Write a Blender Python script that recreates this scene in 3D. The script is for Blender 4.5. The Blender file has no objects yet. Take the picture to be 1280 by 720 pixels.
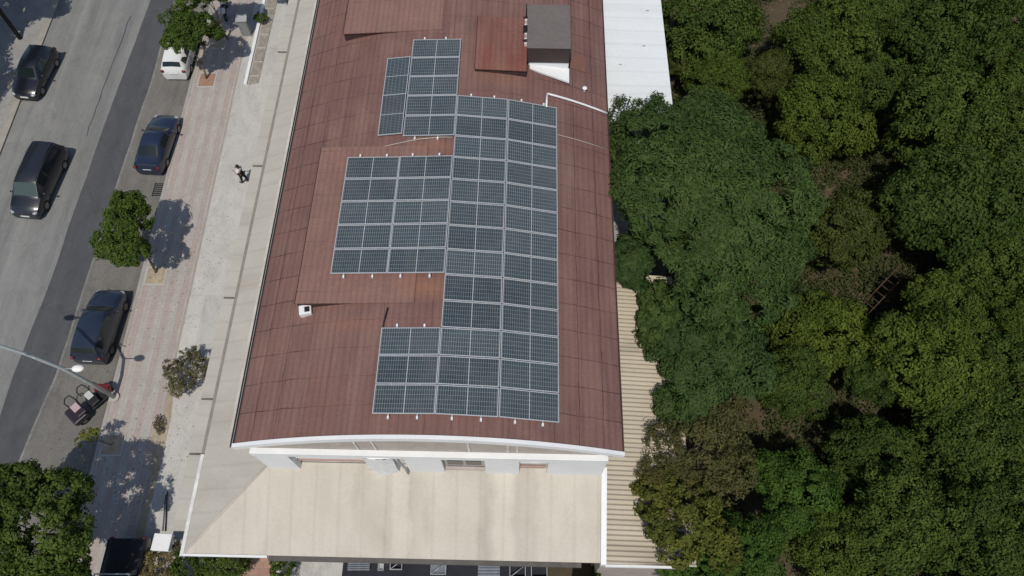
import bpy, bmesh, math, random
import numpy as np
from mathutils import Vector, Matrix, Euler

random.seed(7)
S = bpy.context.scene
COL = S.collection
R = math.radians

# ------------------------------------------------------------------ camera, sky, sun, exposure
FPX, PITCH, HC = 930.0, R(63.0), 38.0
cam_d = bpy.data.cameras.new('camera'); cam = bpy.data.objects.new('camera', cam_d); COL.objects.link(cam)
cam.location = (0, 0, HC); cam.rotation_euler = (math.pi / 2 - PITCH, 0, 0)
cam_d.sensor_width = 36.0; cam_d.lens = FPX / 1280 * 36.0
cam_d.clip_start = 0.5; cam_d.clip_end = 3000
S.camera = cam

SX, SY = 0.10, 0.515                      # ground shift of a shadow per metre of height
EL = math.atan(1 / math.hypot(SX, SY))
w = bpy.data.worlds.new('World'); S.world = w; w.use_nodes = True
nt = w.node_tree
bg = nt.nodes['Background']
sky = nt.nodes.new('ShaderNodeTexSky'); sky.sky_type = 'NISHITA'; sky.sun_disc = False
sky.sun_elevation = EL; sky.sun_rotation = math.atan2(-SX, -SY) % (2 * math.pi)
nt.links.new(sky.outputs[0], bg.inputs[0]); bg.inputs[1].default_value = 0.098
sun_d = bpy.data.lights.new('sun', 'SUN'); sun_d.energy = 3.1; sun_d.angle = R(0.55); sun_d.color = (1.0, 0.94, 0.835)
sun = bpy.data.objects.new('sun', sun_d); COL.objects.link(sun)
sun.rotation_euler = Vector((SX, SY, -1)).to_track_quat('-Z', 'Y').to_euler()
sun.location = (-10, -40, 80)
S.view_settings.view_transform = 'Standard'; S.view_settings.look = 'None'
S.view_settings.exposure = 0.0; S.view_settings.gamma = 1.0; S.view_settings.use_curve_mapping = False

# ------------------------------------------------------------------ measuring helpers
CP, SP = math.cos(PITCH), math.sin(PITCH)
def P(px, py, z):
    """world point at height z seen at a photograph pixel (1280 x 720)"""
    x = (px - 640) / FPX; y = (360 - py) / FPX
    t = (z - HC) / (-SP + y * CP)
    return Vector((x * t, (CP + y * SP) * t, z))
PSI = R(1.23)
BO = P(535, 560, 10.4); BO = Vector((BO.x, BO.y, 0))
BM = Matrix.Translation(BO) @ Matrix.Rotation(-PSI, 4, 'Z')
BMI = BM.inverted()
def L(px, py, z): return BMI @ P(px, py, z)
def pxm(p):
    d = (HC - p.z) * SP + p.y * CP
    return FPX / d

# ------------------------------------------------------------------ object helpers
def tag(o, label=None, cat=None, group=None, kind=None):
    if label: o['label'] = label
    if cat: o['category'] = cat
    if group: o['group'] = group
    if kind: o['kind'] = kind
    return o
def empty(name, loc=(0, 0, 0), rz=0.0, label=None, cat=None, group=None):
    o = bpy.data.objects.new(name, None); COL.objects.link(o)
    o.location = loc; o.rotation_euler = (0, 0, rz); o.empty_display_size = 0.3
    return tag(o, label, cat, group)
def link_mesh(name, me, parent=None):
    o = bpy.data.objects.new(name, me); COL.objects.link(o)
    if parent: o.parent = parent
    return o
def copy_tree(o, parent=None):
    c = o.copy(); COL.objects.link(c)
    if parent: c.parent = parent
    for ch in [k for k in ALLCH.get(o.name, [])]:
        copy_tree(ch, c)
    return c
ALLCH = {}
def index_children():
    ALLCH.clear()
    for o in bpy.data.objects:
        if o.parent: ALLCH.setdefault(o.parent.name, []).append(o)

class MB:
    """collects shapes and links them as ONE mesh object"""
    def __init__(self): self.bm = bmesh.new(); self.mi = 0
    def face(self, pts, mi=None):
        vs = [self.bm.verts.new(p) for p in pts]
        f = self.bm.faces.new(vs); f.material_index = self.mi if mi is None else mi
        return f
    def hexa(self, c):
        """8 corners: bottom 4 (ccw) then top 4"""
        v = [self.bm.verts.new(p) for p in c]
        for q in ((3, 2, 1, 0), (4, 5, 6, 7), (0, 1, 5, 4), (1, 2, 6, 5), (2, 3, 7, 6), (3, 0, 4, 7)):
            f = self.bm.faces.new([v[i] for i in q]); f.material_index = self.mi
    def box(self, x0, x1, y0, y1, z0, z1, m=None):
        c = [Vector(p) for p in ((x0, y0, z0), (x1, y0, z0), (x1, y1, z0), (x0, y1, z0), (x0, y0, z1), (x1, y0, z1), (x1, y1, z1), (x0, y1, z1))]
        if m: c = [m @ p for p in c]
        self.hexa(c); return self
    def prism(self, pts, z0, z1):
        """outline (ccw from above) extruded between two heights"""
        n = len(pts)
        a = [self.bm.verts.new((p[0], p[1], z0)) for p in pts]; b = [self.bm.verts.new((p[0], p[1], z1)) for p in pts]
        fs = [self.bm.faces.new(a[::-1]), self.bm.faces.new(b)]
        for i in range(n): fs.append(self.bm.faces.new((a[i], a[(i + 1) % n], b[(i + 1) % n], b[i])))
        for f in fs: f.material_index = self.mi
        return self
    def slab(self, pts, th):
        """a sheet through 3-D points with thickness downward"""
        n = len(pts)
        b = [self.bm.verts.new(p) for p in pts]; a = [self.bm.verts.new((p[0], p[1], p[2] - th)) for p in pts]
        fs = [self.bm.faces.new(a[::-1]), self.bm.faces.new(b)]
        for i in range(n): fs.append(self.bm.faces.new((a[i], a[(i + 1) % n], b[(i + 1) % n], b[i])))
        for f in fs: f.material_index = self.mi
        return self
    def tube(self, pts, r, seg=8, cap=True):
        pts = [Vector(p) for p in pts]; rs = r if isinstance(r, (list, tuple)) else [r] * len(pts)
        rings = []
        for i, p in enumerate(pts):
            a = pts[max(0, i - 1)]; b = pts[min(len(pts) - 1, i + 1)]
            d = (b - a).normalized()
            u = d.cross(Vector((0, 0, 1)))
            if u.length < 1e-3: u = Vector((1, 0, 0))
            u.normalize(); v = u.cross(d)
            rings.append([self.bm.verts.new(p + rs[i] * (u * math.cos(t) + v * math.sin(t))) for t in [2 * math.pi * k / seg for k in range(seg)]])
        for i in range(len(rings) - 1):
            for k in range(seg):
                f = self.bm.faces.new((rings[i][k], rings[i][(k + 1) % seg], rings[i + 1][(k + 1) % seg], rings[i + 1][k])); f.material_index = self.mi; f.smooth = True
        if cap:
            for ring in (rings[0][::-1], rings[-1]):
                f = self.bm.faces.new(ring); f.material_index = self.mi
        return self
    def grid(self, fn, nu, nv, smooth=True, flip=False):
        g = [[self.bm.verts.new(fn(i / nu, j / nv)) for j in range(nv + 1)] for i in range(nu + 1)]
        for i in range(nu):
            for j in range(nv):
                q = (g[i][j], g[i + 1][j], g[i + 1][j + 1], g[i][j + 1])
                f = self.bm.faces.new(q[::-1] if flip else q); f.material_index = self.mi; f.smooth = smooth
        return self
    def ball(self, c, r, sub=2, sc=(1, 1, 1), rot=None):
        m = Matrix.Translation(c) @ (rot.to_matrix().to_4x4() if rot else Matrix()) @ Matrix.Diagonal((*sc, 1))
        res = bmesh.ops.create_icosphere(self.bm, subdivisions=sub, radius=r, matrix=m)
        for v in res['verts']:
            for f in v.link_faces: f.material_index = self.mi; f.smooth = True
        return self
    def build(self, name, mats, parent=None, bevel=0.0, fix=True, smooth=False):
        if fix: bmesh.ops.recalc_face_normals(self.bm, faces=self.bm.faces)
        me = bpy.data.meshes.new(name); self.bm.to_mesh(me); self.bm.free()
        for m in (mats if isinstance(mats, (list, tuple)) else [mats]): me.materials.append(m)
        o = link_mesh(name, me, parent)
        if bevel:
            b = o.modifiers.new('bevel', 'BEVEL'); b.width = bevel; b.segments = 2; b.limit_method = 'ANGLE'; b.angle_limit = R(40)
        return o

# ------------------------------------------------------------------ materials
def newmat(name):
    m = bpy.data.materials.new(name); m.use_nodes = True
    return m, m.node_tree, m.node_tree.nodes['Principled BSDF']
def N(nt, t, **kw):
    n = nt.nodes.new(t)
    for k, v in kw.items():
        if k in n.inputs: n.inputs[k].default_value = v
        else: setattr(n, k, v)
    return n
def coords(nt, scale=(1, 1, 1), rot=(0, 0, 0), kind='Object'):
    tc = N(nt, 'ShaderNodeTexCoord'); mp = N(nt, 'ShaderNodeMapping')
    mp.inputs['Scale'].default_value = scale; mp.inputs['Rotation'].default_value = rot
    nt.links.new(tc.outputs[kind], mp.inputs[0]); return mp.outputs[0]
def noise(nt, vec, scale, detail=5, rough=.6, dist=0):
    n = N(nt, 'ShaderNodeTexNoise'); n.inputs['Scale'].default_value = scale; n.inputs['Detail'].default_value = detail
    n.inputs['Roughness'].default_value = rough; n.inputs['Distortion'].default_value = dist
    nt.links.new(vec, n.inputs['Vector']); return n.outputs[0]
def ramp(nt, fac, stops):
    r = N(nt, 'ShaderNodeValToRGB'); e = r.color_ramp.elements
    while len(e) < len(stops): e.new(.5)
    for k, (p, c) in enumerate(stops):
        e[k].position = p; e[k].color = (c, c, c, 1) if isinstance(c, (int, float)) else (*c[:3], 1)
    nt.links.new(fac, r.inputs[0]); return r.outputs[0]
def mix(nt, fac, a, b, mode='MIX'):
    m = N(nt, 'ShaderNodeMix', data_type='RGBA', blend_type=mode)
    for sock, v in ((m.inputs['Factor'], fac), (m.inputs['A'], a), (m.inputs['B'], b)):
        s = sock
        if sock.name in ('A', 'B'):
            s = [i for i in m.inputs if i.name == sock.name and i.type == 'RGBA'][0]
        elif sock.name == 'Factor':
            s = [i for i in m.inputs if i.name == 'Factor' and i.type == 'VALUE'][0]
        if hasattr(v, 'links'): nt.links.new(v, s)
        elif isinstance(v, (int, float)): s.default_value = v if s.type == 'VALUE' else (v, v, v, 1)
        else: s.default_value = (*v[:3], 1)
    return [o for o in m.outputs if o.type == 'RGBA'][0]
def bump(nt, b, h, strength=.3, dist=.02):
    n = N(nt, 'ShaderNodeBump'); n.inputs['Strength'].default_value = strength; n.inputs['Distance'].default_value = dist
    nt.links.new(h, n.inputs['Height']); nt.links.new(n.outputs[0], b.inputs['Normal'])
def mat(name, c1, c2=None, scale=2.0, rough=.85, metal=0.0, sc=(1, 1, 1), bmp=0.0, spec=.3, fine=0.12, coat=0.0):
    m, nt, b = newmat(name)
    b.inputs['Roughness'].default_value = rough; b.inputs['Metallic'].default_value = metal
    b.inputs['Specular IOR Level'].default_value = spec; b.inputs['Coat Weight'].default_value = coat
    b.inputs['Coat Roughness'].default_value = .08
    if c2 is None: c2 = tuple(x * .8 for x in c1)
    v = coords(nt, sc); n1 = noise(nt, v, scale, 6)
    c = mix(nt, ramp(nt, n1, [(.3, 0), (.7, 1)]), c1, c2)
    if fine:
        n2 = noise(nt, coords(nt), scale * 9, 4)
        c = mix(nt, 1.0, c, ramp(nt, n2, [(.25, 1 - fine), (.75, 1 + fine)]), 'MULTIPLY')
        if bmp: bump(nt, b, n2, bmp)
    nt.links.new(c, b.inputs['Base Color'])
    return m

M = {}
M['white'] = mat('white_paint', (.74, .75, .75), (.68, .69, .69), 1.2, .6, fine=.03)
M['old_white'] = mat('weathered_white_paint', (.72, .72, .70), (.5, .49, .46), 1.6, .7)
M['beige'] = mat('beige_plaster', (.46, .41, .36), (.36, .32, .29), 1.0)
M['concrete'] = mat('concrete', (.45, .44, .41), (.35, .34, .31), .9)
M['dark_metal'] = mat('dark_metal', (.03, .03, .033), (.05, .05, .05), 2, .5, .4)
M['steel'] = mat('galvanised_steel', (.42, .44, .45), (.34, .36, .37), 3, .45, .5)
M['alu'] = mat('aluminium', (.46, .48, .50), (.41, .43, .45), 3, .5, .15)
M['black'] = mat('black_plastic', (.012, .012, .014), (.02, .02, .022), 3, .5)
M['rubber'] = mat('tyre_rubber', (.015, .015, .015), (.025, .025, .025), 8, .8)
M['rim'] = mat('wheel_alloy', (.36, .36, .37), (.28, .28, .29), 8, .35, .7)
M['bark'] = mat('tree_bark', (.10, .075, .05), (.06, .045, .03), 6, .9, sc=(1, 1, .3))
M['pale_bark'] = mat('pale_bark', (.24, .20, .15), (.15, .12, .09), 6, .9, sc=(1, 1, .3))
M['wood'] = mat('weathered_wood', (.20, .13, .08), (.12, .08, .05), 5, .85)
M['brick'] = None

def glass(name, col, rough=.08):
    m, nt, b = newmat(name)
    b.inputs['Base Color'].default_value = (*col, 1); b.inputs['Roughness'].default_value = rough
    b.inputs['Specular IOR Level'].default_value = .6
    return m
M['car_glass'] = glass('tinted_car_glass', (.012, .017, .018))
M['pale_glass'] = glass('pale_reflection_glass', (.055, .075, .07), .12)  # paler than car_glass: reflection and lit interior put into the colour
M['window_glass'] = glass('dark_window_glass', (.03, .03, .03), .2)
M['lens'] = glass('lamp_lens', (.32, .33, .35), .12)
M['tail'] = glass('tail_lamp_lens', (.12, .010, .016), .15)
M['plate'] = mat('number_plate_white', (.72, .73, .72), (.66, .66, .66), 3, .5, fine=0)
M['milky'] = mat('milky_lamp_glass', (.80, .80, .76), (.74, .74, .70), 3, .4, fine=0)
def paint(name, col, rough=.28):
    return mat(name, col, tuple(c * .85 for c in col), .8, rough, .0, spec=.5, fine=.04, coat=.5)
M['navy_paint'] = paint('navy_car_paint', (.018, .026, .048))
M['blue_paint'] = paint('dark_blue_car_paint', (.014, .022, .048))
M['black_paint'] = paint('black_car_paint', (.008, .009, .015))
M['grey_paint'] = paint('dark_grey_car_paint', (.016, .018, .025))
M['white_paint'] = paint('white_car_paint', (.72, .73, .72))
M['red_paint'] = paint('dark_red_paint', (.26, .020, .025))
M['maroon'] = paint('maroon_black_paint', (.022, .012, .018), .4)

# ground surfaces ---------------------------------------------------
def ground_mat(name, base, alt, dark, streak=(1.0, .05, 1), s=1.0, spots=.0, rough=.92, grit=.16, crack=.4, slabs=False):
    m, nt, b = newmat(name); b.inputs['Roughness'].default_value = rough; b.inputs['Specular IOR Level'].default_value = .2
    n1 = noise(nt, coords(nt, streak), s, 6, .62, .4)
    c = mix(nt, ramp(nt, n1, [(.32, 0), (.68, 1)]), base, alt)
    n2 = noise(nt, coords(nt), .35, 8, .7, .6)
    c = mix(nt, ramp(nt, n2, [(.55, 0), (.75, .75)]), c, dark)
    nb = noise(nt, coords(nt, (1, .55, 1)), 1.1, 9, .78, .8)
    c = mix(nt, 1.0, c, ramp(nt, nb, [(.28, .80), (.5, 1.0), (.72, 1.13)]), 'MULTIPLY')
    n3 = noise(nt, coords(nt), 14, 5, .7)
    c = mix(nt, 1.0, c, ramp(nt, n3, [(.25, 1 - grit), (.75, 1 + grit)]), 'MULTIPLY')
    if spots:
        n4 = noise(nt, coords(nt), 2.4, 3, .5)
        c = mix(nt, ramp(nt, n4, [(.70, 0), (.76, spots)]), c, tuple(x * .35 for x in base))
    if slabs:
        br = N(nt, 'ShaderNodeTexBrick'); br.offset = .3
        for k, val in (('Scale', 1.0), ('Mortar Size', .012), ('Mortar Smooth', .5), ('Brick Width', 2.9), ('Row Height', 4.7)): br.inputs[k].default_value = val
        br.inputs['Color1'].default_value = (1.04, 1.03, 1.02, 1); br.inputs['Color2'].default_value = (.94, .94, .95, 1); br.inputs['Mortar'].default_value = (.74, .72, .68, 1)
        nt.links.new(coords(nt), br.inputs['Vector']); c = mix(nt, .8, c, mix(nt, 1.0, c, br.outputs['Color'], 'MULTIPLY'))
        n5 = noise(nt, coords(nt), .9, 8, .75, 1.0); c = mix(nt, ramp(nt, n5, [(.57, 0), (.68, .45)]), c, dark)
        n6 = noise(nt, coords(nt), 3.5, 3, .5); c = mix(nt, ramp(nt, n6, [(.70, 0), (.75, .5)]), c, tuple(x * .6 for x in dark))
    vo = N(nt, 'ShaderNodeTexVoronoi', feature='DISTANCE_TO_EDGE'); vo.inputs['Scale'].default_value = .22
    wv = coords(nt); nn = N(nt, 'ShaderNodeTexNoise'); nn.inputs['Scale'].default_value = .8; nn.inputs['Detail'].default_value = 5
    nt.links.new(wv, nn.inputs['Vector'])
    ad = N(nt, 'ShaderNodeVectorMath', operation='ADD'); sc_ = N(nt, 'ShaderNodeVectorMath', operation='SCALE'); sc_.inputs['Scale'].default_value = 1.6
    nt.links.new(nn.outputs['Color'], sc_.inputs[0]); nt.links.new(wv, ad.inputs[0]); nt.links.new(sc_.outputs[0], ad.inputs[1])
    nt.links.new(ad.outputs[0], vo.inputs['Vector'])
    c = mix(nt, ramp(nt, vo.outputs['Distance'], [(.0, crack), (.005, 0)]), c, tuple(x * .45 for x in base))
    nt.links.new(c, b.inputs['Base Color']); bump(nt, b, n3, .25)
    return m
M['road'] = ground_mat('worn_grey_asphalt', (.232, .232, .222), (.148, .150, .147), (.255, .246, .226), (.9, .03, 1), 1.0)
M['dark_road'] = ground_mat('newer_dark_asphalt', (.084, .086, .092), (.070, .072, .077), (.105, .105, .105), (1.2, .05, 1), 1.0, 0)
M['parking'] = ground_mat('stained_parking_asphalt', (.175, .166, .152), (.128, .122, .114), (.098, .090, .080), (.8, .25, 1), 1.2, .7, grit=.28)
M['forecourt'] = ground_mat('pale_cement_forecourt', (.47, .462, .44), (.425, .415, .392), (.37, .355, .325), (.6, .2, 1), .8, .0, crack=.0, slabs=True)
M['far_pavement'] = ground_mat('grey_far_pavement', (.30, .29, .28), (.24, .23, .22), (.2, .19, .18), (1, 1, 1), 1.0)
M['dirt'] = ground_mat('brown_orchard_soil', (.092, .070, .044), (.060, .048, .030), (.135, .105, .07), (1, 1, 1), .7, .6)
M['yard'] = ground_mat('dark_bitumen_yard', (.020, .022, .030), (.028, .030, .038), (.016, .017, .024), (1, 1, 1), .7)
M['line_paint'] = ground_mat('worn_road_paint', (.24, .235, .22), (.155, .152, .146), (.10, .10, .10), (1, 1.2, 1), 1.6)
M['sand_pit'] = ground_mat('sandy_tree_pit', (.40, .34, .25), (.30, .25, .18), (.2, .17, .12), (1, 1, 1), 3, .4)

def paving():
    m, nt, b = newmat('pink_grey_paving'); b.inputs['Roughness'].default_value = .9; b.inputs['Specular IOR Level'].default_value = .2
    v = coords(nt)
    wv = N(nt, 'ShaderNodeTexWave', wave_type='BANDS', bands_direction='X'); wv.inputs['Scale'].default_value = .42; wv.inputs['Distortion'].default_value = .6; wv.inputs['Detail'].default_value = 2
    nt.links.new(v, wv.inputs['Vector'])
    c = mix(nt, ramp(nt, wv.outputs['Fac'], [(.35, 0), (.6, 1)]), (.365, .318, .292), (.385, .366, .340))
    br = N(nt, 'ShaderNodeTexBrick'); br.offset = .5
    for k, val in (('Scale', 1.0), ('Mortar Size', .012), ('Brick Width', .4), ('Row Height', .2)): br.inputs[k].default_value = val
    br.inputs['Color1'].default_value = (1.03, 1.0, 1.0, 1); br.inputs['Color2'].default_value = (.93, .92, .92, 1); br.inputs['Mortar'].default_value = (.85, .84, .83, 1)
    nt.links.new(coords(nt, (1, 1, 1), (0, 0, math.pi / 2)), br.inputs['Vector'])
    c = mix(nt, 1.0, c, br.outputs['Color'], 'MULTIPLY')
    n = noise(nt, v, .5, 8, .7, .5); c = mix(nt, ramp(nt, n, [(.45, 0), (.75, .7)]), c, (.27, .25, .23))
    n3 = noise(nt, v, 12, 4); c = mix(nt, 1.0, c, ramp(nt, n3, [(.25, .88), (.75, 1.12)]), 'MULTIPLY')
    nt.links.new(c, b.inputs['Base Color']); return m
M['paving'] = paving()

def vault_mat(name='red_bitumen_roof', bc1=(.190, .099, .083), bc2=(.148, .081, .072), seam=1.0):
    m, nt, b = newmat(name); b.inputs['Roughness'].default_value = .78; b.inputs['Specular IOR Level'].default_value = .25
    v = coords(nt)
    # warp
    nn = N(nt, 'ShaderNodeTexNoise'); nn.inputs['Scale'].default_value = 1.3; nn.inputs['Detail'].default_value = 4
    nt.links.new(v, nn.inputs['Vector'])
    sub = N(nt, 'ShaderNodeVectorMath', operation='SUBTRACT'); sub.inputs[1].default_value = (.5, .5, .5); nt.links.new(nn.outputs['Color'], sub.inputs[0])
    sc_ = N(nt, 'ShaderNodeVectorMath', operation='SCALE'); sc_.inputs['Scale'].default_value = .13; nt.links.new(sub.outputs[0], sc_.inputs[0])
    ad = N(nt, 'ShaderNodeVectorMath', operation='ADD'); nt.links.new(v, ad.inputs[0]); nt.links.new(sc_.outputs[0], ad.inputs[1])
    wvec = ad.outputs[0]
    n1 = noise(nt, v, .45, 7, .65, .4)
    c = mix(nt, ramp(nt, n1, [(.3, 0), (.7, 1)]), bc1, bc2)
    n5 = noise(nt, coords(nt, (1.0, .12, 1)), 1.6, 5, .6)
    c = mix(nt, ramp(nt, n5, [(.42, 0), (.75, .7)]), c, (.245, .148, .122))
    n6 = noise(nt, v, .22, 8, .72, .8); c = mix(nt, ramp(nt, n6, [(.5, 0), (.7, .5)]), c, (.125, .070, .062))
    # sheet tones + seams: long sheets across the vault, seams about a metre apart
    br = N(nt, 'ShaderNodeTexBrick'); br.offset = 0.0
    for k, val in (('Scale', 1.0), ('Mortar Size', .026), ('Mortar Smooth', .6), ('Brick Width', .94), ('Row Height', 1.14)): br.inputs[k].default_value = val
    br.inputs['Color1'].default_value = (1.06, 1.05, 1.05, 1); br.inputs['Color2'].default_value = (.93, .94, .94, 1); br.inputs['Mortar'].default_value = (.36, .34, .34, 1)
    nt.links.new(wvec, br.inputs['Vector'])
    sx = N(nt, 'ShaderNodeSeparateXYZ'); nt.links.new(v, sx.inputs[0])
    ab = N(nt, 'ShaderNodeMath', operation='ABSOLUTE'); nt.links.new(sx.outputs[0], ab.inputs[0])
    fl = ramp(nt, N(nt, 'ShaderNodeMath', operation='DIVIDE').outputs[0], [(0, 0), (1, 1)])
    dv = [n for n in nt.nodes if n.type == 'MATH' and n.operation == 'DIVIDE'][0]; nt.links.new(ab.outputs[0], dv.inputs[0]); dv.inputs[1].default_value = 7.3
    fl.node.color_ramp.elements[0].position = .55; fl.node.color_ramp.elements[0].color = (.42, .42, .42, 1)
    fl.node.color_ramp.elements[1].position = .74
    nm = noise(nt, v, .9, 4, .6); mk = ramp(nt, nm, [(.35, .35), (.62, 1)])
    mk = mix(nt, 1.0, mk, fl, 'MULTIPLY'); mk = mix(nt, 1.0, mk, seam, 'MULTIPLY')
    c = mix(nt, mk, c, mix(nt, 1.0, c, br.outputs['Color'], 'MULTIPLY'))
    for (cx, cy, rx_, ry_, amt) in ((-.35, 5.9, 1.6, .75, .75), (-.4, 12.75, 1.5, .45, .55), (2.2, 16.9, 1.8, .8, .35), (-3.2, 4.4, 2.2, .5, .35)):   # places worn to an orange brown
        mp = N(nt, 'ShaderNodeVectorMath', operation='SUBTRACT'); mp.inputs[1].default_value = (cx, cy, 12.1); nt.links.new(v, mp.inputs[0])
        m2 = N(nt, 'ShaderNodeVectorMath', operation='MULTIPLY'); m2.inputs[1].default_value = (1 / rx_, 1 / ry_, 0); nt.links.new(mp.outputs[0], m2.inputs[0])
        le = N(nt, 'ShaderNodeVectorMath', operation='LENGTH'); nt.links.new(m2.outputs[0], le.inputs[0])
        wn = noise(nt, v, 2.2, 6, .7); ma = N(nt, 'ShaderNodeMath', operation='MULTIPLY_ADD'); ma.inputs[1].default_value = 1.1; nt.links.new(wn, ma.inputs[0]); nt.links.new(le.outputs['Value'], ma.inputs[2])
        c = mix(nt, ramp(nt, ma.outputs[0], [(.0, amt), (.95, amt), (1.0, 0)]) if False else ramp(nt, N(nt, 'ShaderNodeMath', operation='MULTIPLY').outputs[0], [(.35, amt), (.75, 0)]), c, (.262, .128, .085))
        mm = [n_ for n_ in nt.nodes if n_.type == 'MATH' and n_.operation == 'MULTIPLY'][-1]; nt.links.new(ma.outputs[0], mm.inputs[0]); mm.inputs[1].default_value = .5
    sc2 = noise(nt, coords(nt, (1, 2.2, 1)), 3.2, 6, .8, .6); c = mix(nt, ramp(nt, sc2, [(.62, 0), (.70, .5)]), c, (.075, .035, .030))
    # fine rib of the sheeting
    wv = N(nt, 'ShaderNodeTexWave', wave_type='BANDS', bands_direction='X'); wv.inputs['Scale'].default_value = 1.25; wv.inputs['Distortion'].default_value = .5
    nt.links.new(v, wv.inputs['Vector'])
    c = mix(nt, 1.0, c, ramp(nt, wv.outputs['Fac'], [(.12, .90), (.35, 1.0), (.9, 1.03)]), 'MULTIPLY')
    n3 = noise(nt, v, 9, 6, .7); c = mix(nt, 1.0, c, ramp(nt, n3, [(.25, .86), (.75, 1.13)]), 'MULTIPLY')
    n4 = noise(nt, v, 2.6, 6, .75); c = mix(nt, ramp(nt, n4, [(.66, 0), (.74, .6)]), c, (.085, .045, .042))
    nt.links.new(c, b.inputs['Base Color']); bump(nt, b, n3, .2)
    return m
M['vault'] = vault_mat()
M['dormer'] = vault_mat('raised_sheet_roofing', (.248, .134, .109), (.195, .110, .093), .45)
M['porch'] = vault_mat('red_patch_roofing', (.200, .074, .056), (.168, .066, .052), .6)
M['riser'] = mat('dark_red_gap_and_trim', (.070, .035, .031), (.045, .024, .022), 2.0)

def sheet_mat(name, axis, base=(.497, .459, .392), alt=(.455, .42, .355), stain=(.36, .32, .265), bands=None):
    """pale sheet roof, run-off streaks along the fall of the slope (axis 0 = along x, 1 = along y)"""
    m, nt, b = newmat(name); b.inputs['Roughness'].default_value = .7; b.inputs['Specular IOR Level'].default_value = .3
    sc1 = (.06, 1.1, 1) if axis == 0 else (1.1, .06, 1)
    n1 = noise(nt, coords(nt, sc1), 1.0, 4, .55)
    c = mix(nt, ramp(nt, n1, [(.38, 0), (.62, 1)]), base, alt)
    n2 = noise(nt, coords(nt, tuple(x * .9 for x in sc1)), .55, 3, .5, .3)
    c = mix(nt, ramp(nt, n2, [(.60, 0), (.66, .38)]), c, stain)
    n3 = noise(nt, coords(nt), .5, 8, .7, .4); c = mix(nt, ramp(nt, n3, [(.5, 0), (.8, .35)]), c, stain)
    wv = N(nt, 'ShaderNodeTexWave', wave_type='BANDS', bands_direction='Y' if axis == 0 else 'X'); wv.inputs['Scale'].default_value = .33; wv.inputs['Distortion'].default_value = .3
    nt.links.new(coords(nt), wv.inputs['Vector'])
    c = mix(nt, 1.0, c, ramp(nt, wv.outputs['Fac'], [(.0, .93), (.08, 1.0)]), 'MULTIPLY')
    if bands:                                        # old run-off stains below the openings of the gable
        sx = N(nt, 'ShaderNodeSeparateXYZ'); nt.links.new(coords(nt), sx.inputs[0])
        wn = noise(nt, coords(nt, (.5, .9, .3)), 1.0, 4, .6)
        ma = N(nt, 'ShaderNodeMath', operation='MULTIPLY_ADD'); ma.inputs[1].default_value = .7; nt.links.new(wn, ma.inputs[0]); nt.links.new(sx.outputs[0], ma.inputs[2])
        mr = N(nt, 'ShaderNodeMapRange'); mr.inputs['From Min'].default_value = -7; mr.inputs['From Max'].default_value = 7; nt.links.new(ma.outputs[0], mr.inputs['Value'])
        c = mix(nt, 1.0, c, ramp(nt, mr.outputs[0], [((u + .35 + 7) / 14, v) for u, v in bands]), 'MULTIPLY')
    n4 = noise(nt, coords(nt), 8, 5, .6); c = mix(nt, 1.0, c, ramp(nt, n4, [(.25, .95), (.75, 1.05)]), 'MULTIPLY')
    nt.links.new(c, b.inputs['Base Color']); return m
M['front_sheet'] = sheet_mat('beige_front_roof_sheet', 1, bands=[(-6.5, 1.0), (-2.2, .97), (-1.75, .88), (-1.6, 1.06), (-1.0, 1.04), (-.88, .90), (-.3, .99), (1.75, .97), (2.15, .82), (2.4, .96), (2.55, 1.07), (3.2, 1.05), (3.4, .90), (4.1, .90), (4.3, 1.02), (6.5, 1.0)])
M['side_sheet'] = sheet_mat('beige_side_roof_sheet', 0, (.45, .425, .37), (.415, .39, .34))
M['canopy_sheet'] = sheet_mat('grey_canopy_sheet', 0, (.445, .425, .38), (.41, .39, .35), (.34, .32, .28))
M['corr'] = sheet_mat('cream_corrugated_sheet', 0, (.47, .42, .335), (.42, .37, .295), (.28, .24, .19))
M['white_sheet'] = sheet_mat('white_flat_roof_coating', 0, (.70, .725, .735), (.66, .69, .705), (.54, .56, .57))

def cell_mat():
    m, nt, b = newmat('photovoltaic_glass'); b.inputs['Roughness'].default_value = .22; b.inputs['Specular IOR Level'].default_value = .45
    v = coords(nt)
    br = N(nt, 'ShaderNodeTexBrick'); br.offset = 0.0
    for k, val in (('Scale', 1.0), ('Mortar Size', .0085), ('Mortar Smooth', .1), ('Brick Width', .0885), ('Row Height', .175)): br.inputs[k].default_value = val
    br.inputs['Color1'].default_value = (.038, .054, .064, 1); br.inputs['Color2'].default_value = (.031, .045, .055, 1); br.inputs['Mortar'].default_value = (.19, .215, .225, 1)
    nt.links.new(v, br.inputs['Vector'])
    oi = N(nt, 'ShaderNodeObjectInfo')
    c = mix(nt, 1.0, br.outputs['Color'], ramp(nt, oi.outputs['Random'], [(0, .82), (1, 1.18)]), 'MULTIPLY')
    wp = N(nt, 'ShaderNodeNewGeometry'); n = noise(nt, wp.outputs['Position'], .55, 7, .7, .5)          # dust, drifting over the whole array
    c = mix(nt, ramp(nt, n, [(.42, .0), (.75, .36)]), c, (.145, .150, .145))
    n2 = noise(nt, coords(nt, (.7, 5, 1)), 2.0, 5, .6); c = mix(nt, ramp(nt, n2, [(.52, .0), (.8, .3)]), c, (.17, .165, .15))
    nt.links.new(c, b.inputs['Base Color']); return m
M['cells'] = cell_mat()

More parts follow.
